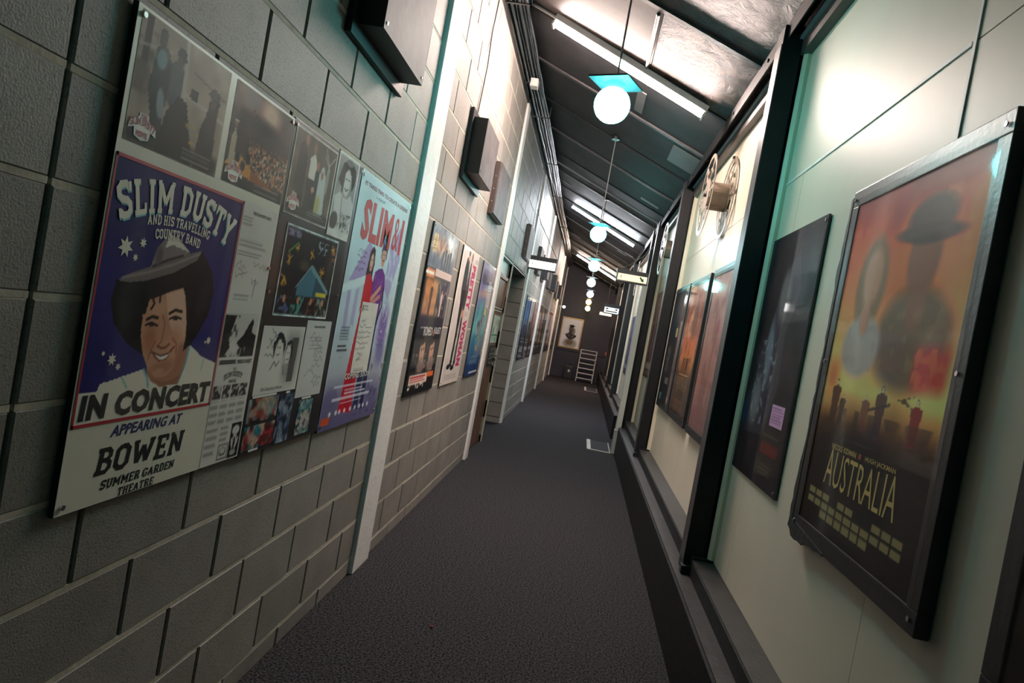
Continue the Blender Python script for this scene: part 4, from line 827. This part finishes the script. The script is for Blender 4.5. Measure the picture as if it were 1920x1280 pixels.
# ------------------------------------------------------------------ illuminated exit signs
def exit_sign(x0, x1, y, z0, z1, label, col, power, kind):
    e = empty('exit_sign', ((x0+x1)/2, y, z0), 0, label, 'exit sign', 'lit signs hung from the walls'); w = (x1-x0)/2; h = z1-z0
    box('housing', (-w, -.045, 0), (w, .045, h), mat('sign_housing', (.05, .045, .045), .4), e, .004)
    f = box('lit_face', (-w+.012, -.049, .022), (w-.012, -.045, h*.66), glow('sign_%s' % kind, col, power), e)
    box('trim_bar', (-w-.002, -.05, h*.68), (w+.002, -.03, h), M_BOX, e)
    GRN = mat('sign_green', (.0, .16, .05), .5); D = .0495; fh = h*.66-.022
    if kind in ('right', 'far'):
        m = GRN if kind == 'right' else BK
        if kind == 'right':
            cx, cy, r = w*.62, .022+fh*.5, fh*.42
            a = [(-1, .55), (-.55, 1), (.25, .2), (.55, .5), (.8, -.8), (-.5, -.55), (-.2, -.25)]
            flat(f, 'arrow', [(cx+px*r, cy+py*r) for px, py in a], m, D); flat(f, 'stroke_mark', [(-w*.75, .022+fh*.35), (-w*.70, .022+fh*.35), (-w*.70, .022+fh*.75), (-w*.75, .022+fh*.75)], m, D)
        else:
            cy = .022+fh*.3; t = fh*.08; L2 = w*.75; q = fh*.18
            flat(f, 'arrow', [(-L2, cy), (-L2+q, cy+q), (-L2+q, cy+t), (L2-q, cy+t), (L2-q, cy+q), (L2, cy), (L2-q, cy-q), (L2-q, cy-t), (-L2+q, cy-t), (-L2+q, cy-q)], m, D)
            for s in (-1, 1):
                flat(f, 'letter_mark', [(s*w*.6-w*.14, .022+fh*.62), (s*w*.6+w*.14, .022+fh*.62), (s*w*.6+w*.14, .022+fh*.84), (s*w*.6-w*.14, .022+fh*.84)], m, D)
    if kind == 'left': flat(f, 'green_mark', [(-w*.75, .022+fh*.4), (-w*.66, .022+fh*.4), (-w*.66, .022+fh*.65), (-w*.75, .022+fh*.65)], mat('sign_green_pale', (.2, .7, .4), .5), D)
    return e
e = exit_sign(-.928, -.552, 9.2, 2.165, 2.345, 'white-lit exit sign on the block wall by the passage opening', (1, 1, .98), 4.5, 'left')
G().tube([(.18, 0, .18), (.02, .0, .42), (-.12, .0, .62), (-.2, 0, .80)], .004, 6).put('stay_wire', M_STEEL, e); box('bracket', (-.20, -.02, .05), (-.188, .02, .15), M_STEEL, e)
e = exit_sign(.250, .645, 8.86, 2.17, 2.33, 'warm-lit exit sign with a green arrow beside the pale column', (1, .74, .42), .55, 'right')
G().tube([(-.17, 0, .16), (-.05, .0, .24), (.08, .0, .36), (.19, 0, .50)], .004, 6).put('stay_wire', M_GREYM, e); box('bracket', (-.205, -.02, -.02), (-.198, .02, .17), M_GREYM, e)
e = exit_sign(.300, .655, 15.9, 2.02, 2.25, 'white lit sign with a black two-headed arrow', (.85, .95, .92), .45, 'far')
G().tube([(.0, .0, .23), (.0, .0, .8)], .004, 6).put('hanging_wire', M_STEEL, e)
e = exit_sign(.255, .60, 18.9, 2.06, 2.20, 'small orange-lit sign hung near the end wall', (1, .7, .35), 2.0, 'end')
G().tube([(.0, .0, .14), (.0, .0, .95)], .004, 6).put('hanging_wire', M_STEEL, e)

# ------------------------------------------------------------------ framed posters on the cream panels
FR = mat('frame_black', (.020, .021, .023), .38, var=.25, scale=20, bump=.2)
def framed(ya, yb, z0, h, label, pic, fw, group='framed posters on the cream panels', thick=.032):
    e = hang('framed_poster', 'R', ya, yb, z0, label, 'poster', group); w = yb-ya
    box('backing_board', (.002, -thick+.006, .002), (w-.002, 0, h-.002), FR, e)
    for a, b, nm in (((0, 0), (w, fw), 0), ((0, h-fw), (w, h), 0), ((0, fw), (fw, h-fw), 0), ((w-fw, fw), (w, h-fw), 0)):
        box('frame_side', (a[0], -thick, a[1]), (b[0], -.0005, b[1]), FR, e, .003)
    pr = pic.put('print', e, fw, fw, thick-.004)
    cover(e, fw*.55, fw*.55, w-fw*.55, h-fw*.55, thick+.0005)
    for sx in (fw*.5, w-fw*.5):
        for sy in (.03, h*.5, h-.03): screw(e, sx, sy, thick+.002)
    return e, pr
# embracing couple, gold title
w, h, fw = .836, 1.10, .052
p = Pic(w-2*fw, h-2*fw, .0045, (120, 70, 40), fw, fw)
p.grad([(0, (22, 20, 22)), (.24, (28, 24, 24)), (.33, (110, 70, 40)), (.42, (206, 166, 96)), (.52, (196, 150, 92)), (.7, (190, 104, 50)), (.85, (186, 76, 34)), (1, (130, 40, 40))]).noise(.1, .15).blot(.08, .55, (140, 36, 40), .7, (.05, .85, .45, 1.05)).blot(.07, .55, (196, 110, 50), .7, (.6, .7, .8, 1.0))
# two plain half-length figures, a pale one and a dark one
p.ell(.55, .62, .20, .13, (92, 74, 54), 0, .35).ell(.55, .70, .05, .06, (110, 74, 56), 0, .4).ell(.55, .83, .085, .11, (122, 80, 60), 0, .35).ell(.55, .92, .12, .06, (66, 48, 42), 0, .35).ell(.55, .885, .17, .025, (58, 42, 38), -.08, .4).blot(.03, .6, (120, 100, 70), .5, (.40, .54, .72, .70))
p.ell(.26, .78, .10, .14, (112, 84, 56), 0, .3).ell(.26, .60, .13, .09, (138, 130, 124), 0, .3).ell(.26, .68, .035, .05, (140, 100, 80), 0, .4).ell(.265, .80, .06, .085, (152, 110, 86), 0, .4).blot(.03, .6, (120, 110, 110), .4, (.16, .53, .36, .66))
p.rect(.60, .50, .76, .60, (168, 54, 46), .9, .04).blot(.02, .5, (206, 90, 60), .7, (.60, .50, .76, .60)).rect(.06, .46, .15, .56, (140, 60, 30), .6, .06)
for x, hh, c_ in ((.47, .13, (84, 48, 36)), (.38, .10, (110, 66, 44)), (.16, .13, (80, 50, 36)), (.66, .11, (110, 44, 36)), (.22, .09, (70, 50, 36))): p.person(x, .37, hh, c_, w=.4)
p.stroke([(.40,.43),(.52,.455)], .008, (66, 40, 32)).poly([(.55,.47),(.66,.49),(.60,.475),(.64,.455),(.59,.465)], (76, 56, 36)).blot(.04, .55, (70, 50, 36), .7, (.05, .34, .78, .42)).rect(.05, .05, .79, .36, (24, 22, 24), .85, .10)
for r in range(3):
    for k in range(11):
        if (r == 0 and k in (3, 6, 7)) or (r == 2 and (k < 2 or k > 7)): continue
        x = .095+.057*k; y = .143-.026*r; p.rect(x, y, x+.048, y+.020, (120, 112, 78), .9)
p.a = np.clip(p.a*1.35, 0, 1)
a1, pra = framed(1.470, 2.304, .898, 1.098, 'large black-framed film poster with two figures against a sunset above a gold title', p, fw)
GOLD = ink(214, 190, 110); dd = .032-.003
def ragged(pts_in, pts_out, name, jag):
    out = []
    for (xa, ya), (xb, yb) in zip(pts_out[:-1], pts_out[1:]):
        n = max(2, int(math.hypot(xb-xa, yb-ya)/.03))
        out += [(xa+(xb-xa)*i/n+random.uniform(-jag, jag), ya+(yb-ya)*i/n+random.uniform(-jag, jag)) for i in range(n)]
    out.append(pts_out[-1]); ring = out+pts_in[::-1]
    return G().prism(ring, 1, -.0335, -.031).put(name, mat('torn_tape', (.014, .015, .017), .6, var=.3, bump=.6), a1)
ragged([(.004, 1.08), (.004, .03)], [(-.012, 1.075), (-.022, .85), (-.010, .6), (-.014, .3), (-.030, .06), (-.026, .0)], 'torn_edge', .005)
ragged([(.004, .03), (.30, .004)], [(-.026, .0), (.02, -.026), (.12, -.024), (.2, -.012), (.30, -.003)], 'torn_edge', .006)
for tx, x0, x1 in (('NICOLE KIDMAN', .21, .385), ('HUGH JACKMAN', .445, .62)): letter(pra, font_shape(tx, .01), x0, .296, x1, .016, GOLD, dd)
flat(pra, 'red_mark', [(.40, .297), (.42, .297), (.42, .312), (.40, .312)], ink(150, 40, 40), dd)
letter(pra, font_shape('AUSTRALIA', -.005), .192, .190, .652, .098, GOLD, dd, swell=.12)
letter(pra, font_shape('2008', .0), .66, .082, .70, .014, GOLD, dd) if False else None
# dark poster under scratched clear sheet, pink note
w, h = .728, 1.07
p = Pic(w, h, .006, (44, 40, 46)); p.noise(.08, .25).poly([(.0,.30),(.10,.42),(.22,.62),(.30,.86),(.46,.98),(.56,.80),(.46,.62),(.50,.42),(.42,.20),(.1,.18)], (64, 60, 70)).ell(.36, .78, .07, .11, (116, 110, 112), .2, .6).ell(.28, .54, .05, .14, (104, 116, 130), .2, .7).ell(.2, .33, .07, .1, (112, 116, 120), 0, .8).blot(.02, .62, (150, 160, 170), .6, (.12, .24, .40, .60)).ell(.06, .26, .06, .06, (40, 60, 90), .5, .6).rect(.40, .05, .70, .23, (56, 46, 42), .8, .05)
p.lines(.42, .125, .66, .19, 1, (130, 40, 38), .7, .7).lines(.42, .20, .66, .22, 1, (120, 104, 86), .6, .5).lines(.44, .05, .64, .10, 3, (120, 104, 86), .5, .5)
e, pr = poster('R', 2.600, 3.328, .918, h, 'dark film poster under a scratched clear sheet with a small pink note', p, 'framed posters on the cream panels', name='film_poster', thick=.008, fmat=mat('board_grey', (.12, .12, .12), .5))
nt = Pic(.172, .086, .004, (206, 160, 200), .484, .252); nt.lines(.495, .262, .645, .33, 6, (140, 100, 140), .7)
nt.put('pink_note', pr, .484, .252, .0095)
letter(pr, font_shape('HEART', .02) if False else font_shape('LEGEND', .02), .44, .13, .65, .05, ink(120, 36, 36), .0093) if False else None
# the three frames in the next bay
def faded(w, h, fw, base, hot, dark, res=.007):
    q = Pic(w-2*fw, h-2*fw, res, base, fw, fw); q.noise(.15, .15).noise(.04, .12)
    return q
w, h, fw = .84, 1.09, .05
p = faded(w, h, fw, (150, 118, 112), None, None); p.grad([(0, (120, 92, 90)), (.3, (150, 108, 98)), (.6, (146, 118, 112)), (1, (160, 140, 138))], .6).blot(.1, .5, (110, 78, 76), .5).ell(.45, .70, .05, .05, (130, 50, 70), 0, .8, .7).ell(.18, .15, .05, .05, (150, 70, 120), 0, .7, .6).stroke([(.62,.1),(.68,.55)], .03, (190, 176, 180), .5).stroke([(.3,.85),(.42,.6),(.4,.3)], .05, (120, 84, 80), .6)
framed(3.82, 4.665, .888, h, 'faded rose-brown framed poster beside the black post, catching a green reflection', p, fw)
p = faded(w, h, fw, (150, 90, 50), None, None); p.grad([(0, (40, 30, 28)), (.27, (60, 42, 34)), (.42, (196, 130, 60)), (.55, (180, 96, 50)), (.8, (140, 84, 66)), (1, (150, 90, 70))], .8).ell(.32, .75, .08, .12, (190, 146, 118), .2, .6).ell(.50, .78, .09, .14, (90, 60, 48), 0, .6).blot(.06, .55, (100, 50, 36), .6, (.06, .45, .78, 1.0))
for x in (.36, .45, .5, .28): p.person(x, .38, .12, (70, 44, 32), w=.4)
p.ell(.42, .24, .12, .05, (36, 28, 26), 0, .6).lines(.2, .08, .66, .16, 5, (110, 86, 56), .7, .6)
e, pr = framed(4.80, 5.635, .888, h, 'orange-brown framed film poster, middle of three on the panel below the film reel', p, fw)
letter(pr, font_shape('AUSTRALIA', -.005), .19, .235, .66, .10, ink(150, 120, 70), dd)
flat(pr, 'name_bar', [(.2, .345), (.63, .345), (.63, .358), (.2, .358)], ink(176, 150, 110), dd)
p = faded(w, h, fw, (44, 38, 42), None, None); p.ell(.5, .9, .25, .12, (130, 110, 104), 0, 1.2, .7).ell(.2, .8, .14, .16, (40, 56, 70), 0, .8, .8).stroke([(.62,.95),(.5,.66)], .04, (150, 140, 140), .7).rect(.14, .32, .34, .56, (120, 120, 110), .8, .02).blot(.03, .5, (40, 40, 40), .7, (.14, .32, .34, .56)).rect(.45, .64, .56, .72, (206, 190, 130)).rect(.58, .06, .74, .5, (76, 66, 70), .7, .06).lines(.3, .22, .54, .28, 3, (196, 190, 186), .8).rect(.12, .07, .22, .13, (60, 150, 170)).ell(.66, .1, .03, .03, (206, 190, 170))
framed(5.715, 6.55, .888, h, 'near-black framed film poster, farthest of three on the panel below the film reel', p, fw)
# frame past the big one, towards the viewer
p = faded(.80, 1.1, .05, (40, 34, 30), None, None, .02); p.ell(.4, .6, .2, .3, (100, 80, 60), 0, .8)
framed(.46, 1.245, .89, 1.1, 'dark framed poster with chrome screws to the right of the sunset poster', p, .05)
# second bay and beyond: unframed posters
def r_poster(ya, label, cols, z0=.88, w=.72, h=1.03, figs=2):
    q = Pic(w, h, .012, cols[0]); q.grad([(0, cols[2]), (.4, cols[1]), (1, cols[0])]).noise(.08, .25)
    for k in range(figs): q.person(w*(.3+.4*k/max(1, figs-1)), h*.2, h*.5, cols[3])
    q.rect(w*.1, h*.1, w*.9, h*.17, cols[4]); q.blot(.05, .6, cols[4], .6, (0, h*.5, w, h)); q.lines(w*.15, h*.02, w*.85, h*.08, 3, cols[4], .6)
    return poster('R', ya, ya+w, z0, h, label, q, 'posters past the second black post', screws=True)
r_poster(6.98, 'violet film poster with figures beyond the second black post', [(150, 90, 130), (110, 90, 130), (60, 40, 44), (196, 176, 196), (90, 120, 206)])
r_poster(7.90, 'orange-pink film poster in the bay before the pale column', [(206, 130, 96), (176, 110, 96), (96, 60, 56), (120, 60, 60), (226, 190, 170)], z0=1.05)
r_poster(10.6, 'red-topped violet poster past the side door', [(206, 90, 56), (140, 110, 156), (70, 60, 90), (206, 190, 206), (96, 150, 160)])
r_poster(11.9, 'cool lilac poster past the side door', [(120, 130, 160), (150, 140, 176), (70, 66, 90), (90, 76, 110), (200, 190, 210)])
r_poster(14.0, 'brick-red poster in the bay with the two-headed arrow sign', [(150, 70, 50), (130, 76, 60), (60, 44, 40), (196, 150, 120), (206, 160, 110)])
r_poster(16.7, 'tawny poster near the end wall', [(170, 110, 70), (140, 90, 66), (60, 44, 36), (90, 60, 50), (206, 170, 120)])

# ------------------------------------------------------------------ film reels on the panels
def reel(y, z, label, R=.285):
    e = empty('film_reel', (XR-.001, y, z-R), -math.pi/2, label, 'film reel', 'film reels fixed to the cream panels')
    rim = mat('reel_metal', (.42, .36, .30), .4, .5, var=.25, scale=12)
    def flange(dep, nm):
        bm = bmesh.new(); rings = []; n = 48
        def ring(r): return [bm.verts.new((r*math.cos(2*math.pi*i/n), -dep, R+r*math.sin(2*math.pi*i/n))) for i in range(n)]
        a, b, c, d_ = ring(R), ring(R*.90), ring(R*.40), ring(R*.10)
        for i in range(n):
            j = (i+1) % n; bm.faces.new((a[i], a[j], b[j], b[i])); bm.faces.new((c[i], c[j], d_[j], d_[i]))
            if i % 8 in (0,): bm.faces.new((b[i], b[j], c[j], c[i]))
        m_ = [bm.verts.new((R*.66*math.cos(2*math.pi*i/n), -dep-.0004, R+R*.66*math.sin(2*math.pi*i/n))) for i in range(n)]
        m2 = [bm.verts.new((R*.60*math.cos(2*math.pi*i/n), -dep-.0004, R+R*.60*math.sin(2*math.pi*i/n))) for i in range(n)]
        for i in range(n):
            if i % 8 not in (3, 4, 5): bm.faces.new((m_[i], m_[(i+1) % n], m2[(i+1) % n], m2[i]))
        r_ = bmesh.ops.extrude_face_region(bm, geom=list(bm.faces)); bmesh.ops.translate(bm, verts=[g_ for g_ in r_['geom'] if isinstance(g_, bmesh.types.BMVert)], vec=(0, -.004, 0))
        bmesh.ops.recalc_face_normals(bm, faces=bm.faces); me = bpy.data.meshes.new(nm); bm.to_mesh(me); bm.free(); return put(nm, me, rim, e)
    flange(.012, 'flange'); flange(.150, 'flange')
    G().cyl((0, -.016, R), (0, -.150, R), R*.34, 28).put('hub', mat('reel_hub', (.26, .20, .15), .5, .3, var=.3), e)
    G().cyl((0, 0, R), (0, -.17, R), .014, 10).put('spindle', M_STEEL, e)
    G().cyl((.06, 0, R*1.95), (.06, -.03, R*1.95), .01, 8).put('bracket', M_STEEL, e)
reel(4.90, 2.515, 'metal film reel on the cream panel above three framed posters')
reel(7.55, 2.485, 'metal film reel on the panel beyond the second black post')
reel(11.3, 2.485, 'metal film reel on the panel past the side door')

# ------------------------------------------------------------------ floor mats, ladder, end-wall picture, small fittings
for k, (x0, x1, y0, y1, lb) in enumerate(((.275, .575, 8.70, 9.52, 'dark mat with white edging at the foot of the pale column'), (.23, .575, 18.25, 19.6, 'dark mat with white edging before the steps at the end wall'))):
    e = empty('floor_mat', ((x0+x1)/2, (y0+y1)/2, .0005), 0, lb, 'mat', 'floor mats beside the kerb'); w, l = (x1-x0)/2, (y1-y0)/2
    box('pile', (-w+.012, -l+.012, 0), (w-.012, l-.012, .008), mat('mat_pile', (.03, .03, .034), .95, var=.4, scale=120, bump=.6), e)
    WE = mat('mat_edge', (.5, .47, .42), .6)
    box('edging', (-w, -l, 0), (w, -l+.025, .010), WE, e); box('edging', (-w, -l+.025, 0), (-w+.05, l, .010), WE, e); box('edging', (w-.012, -l+.025, 0), (w, l, .009), WE, e)
e = empty('step_ladder', (.20, 21.55, 0), 0, 'pale metal step ladder with six treads before the dark end wall', 'ladder')
LM = mat('ladder_metal', (.6, .57, .57), .45, .1)
for s in (-1, 1):
    G().tube([(s*.255, -.10, .004), (s*.255, .28, 1.0)], .014, 8).put('stringer', LM, e); G().tube([(s*.24, .58, .004), (s*.24, .30, .98)], .011, 8).put('rear_leg', LM, e)
for k in range(6):
    z = .10+.155*k; yy = -.10+.38*(z/1.0); box('tread', (-.25, yy-.03, z), (.25, yy+.10, z+.028), LM, e, .003)
G().tube([(-.255, .28, 1.0), (.255, .28, 1.0)], .012, 8).put('top_rail', LM, e)
e = empty('framed_picture', (-.83, YE-.001, .95), 0, 'gold-framed picture of a dark bust on white, on the end wall', 'picture')
w, h = .70, 1.0; GF = mat('gilt', (.42, .25, .09), .35, .4, var=.2)
box('backing_board', (.005, -.02, .005), (w-.005, 0, h-.005), M_EDGE, e)
for a, b in (((0, 0), (w, .04)), ((0, h-.04), (w, h)), ((0, .04), (.04, h-.04)), ((w-.04, .04), (w, h-.04))): box('frame_side', (a[0], -.03, a[1]), (b[0], -.0005, b[1]), GF, e, .004)
p = Pic(.62, .92, .010, (206, 204, 212), .04, .04); p.ell(.36, .16, .22, .16, (150, 146, 140), 0, .4).ell(.34, .20, .12, .09, (110, 96, 84), 0, .6).poly([(.16,.44),(.22,.36),(.30,.30),(.42,.30),(.52,.38),(.54,.44),(.44,.48),(.40,.54),(.28,.54),(.26,.48)], (56, 50, 52)).ell(.34, .62, .075, .11, (66, 58, 58), 0, .3).ell(.35, .73, .085, .04, (40, 36, 38), 0, .4).ell(.43, .56, .045, .11, (110, 104, 102), 0, .4).blot(.03, .62, (130, 120, 116), .7, (.2, .3, .5, .7))
p.put('print', e, .04, .04, .0205); cover(e, .04, .04, w-.04, h-.04, .0225)
e = empty('spot_lamp', (XL+.012, 21.0, 2.18), 0, 'small white spot lamp over the gold-framed picture', 'lamp')
G().tube([(0, 0, .0), (.05, .02, .03), (.10, .04, .03)], .008, 6).put('arm', M_WHITE, e); G().sphere((.13, .05, .02), .045, 16, 10).put('lamp_head', glow('spot', (.9, .95, 1), 3), e)
e = empty('call_point', (PX0-.001, 19.26, 1.0), -math.pi/2, 'small red fire call point on the farthest black post', 'alarm')
e.location = (PX0-.004, 19.30, 1.0); box('case', (-.045, -.03, 0), (.045, 0, .10), mat('alarm_red', (.6, .04, .03), .4), e, .004); box('glass', (-.028, -.033, .03), (.028, -.03, .075), mat('alarm_white', (.7, .7, .7), .3), e)
e = empty('equipment_case', (-.33, 21.9, 0), 0, 'black case on the carpet beside the step ladder', 'case')
box('body', (-.14, -.15, 0), (.14, .15, .42), M_BOX, e, .02); box('plate', (-.02, -.152, .22), (.04, -.150, .30), mat('plate_pale', (.6, .6, .6), .4), e); G().tube([(-.06, 0, .42), (-.05, 0, .47), (.05, 0, .47), (.06, 0, .42)], .01).put('handle', M_STEEL, e)
e = empty('floor_scrap', (.0, 0, 0)); bpy.data.objects.remove(e)
o = G().sphere((0, 0, .006), .006, 8, 6).put('red_bead', ink(190, 30, 40)); o.location = (-.43, 2.95, .001); tag(o, 'tiny red bead lying on the grey carpet', 'bead')
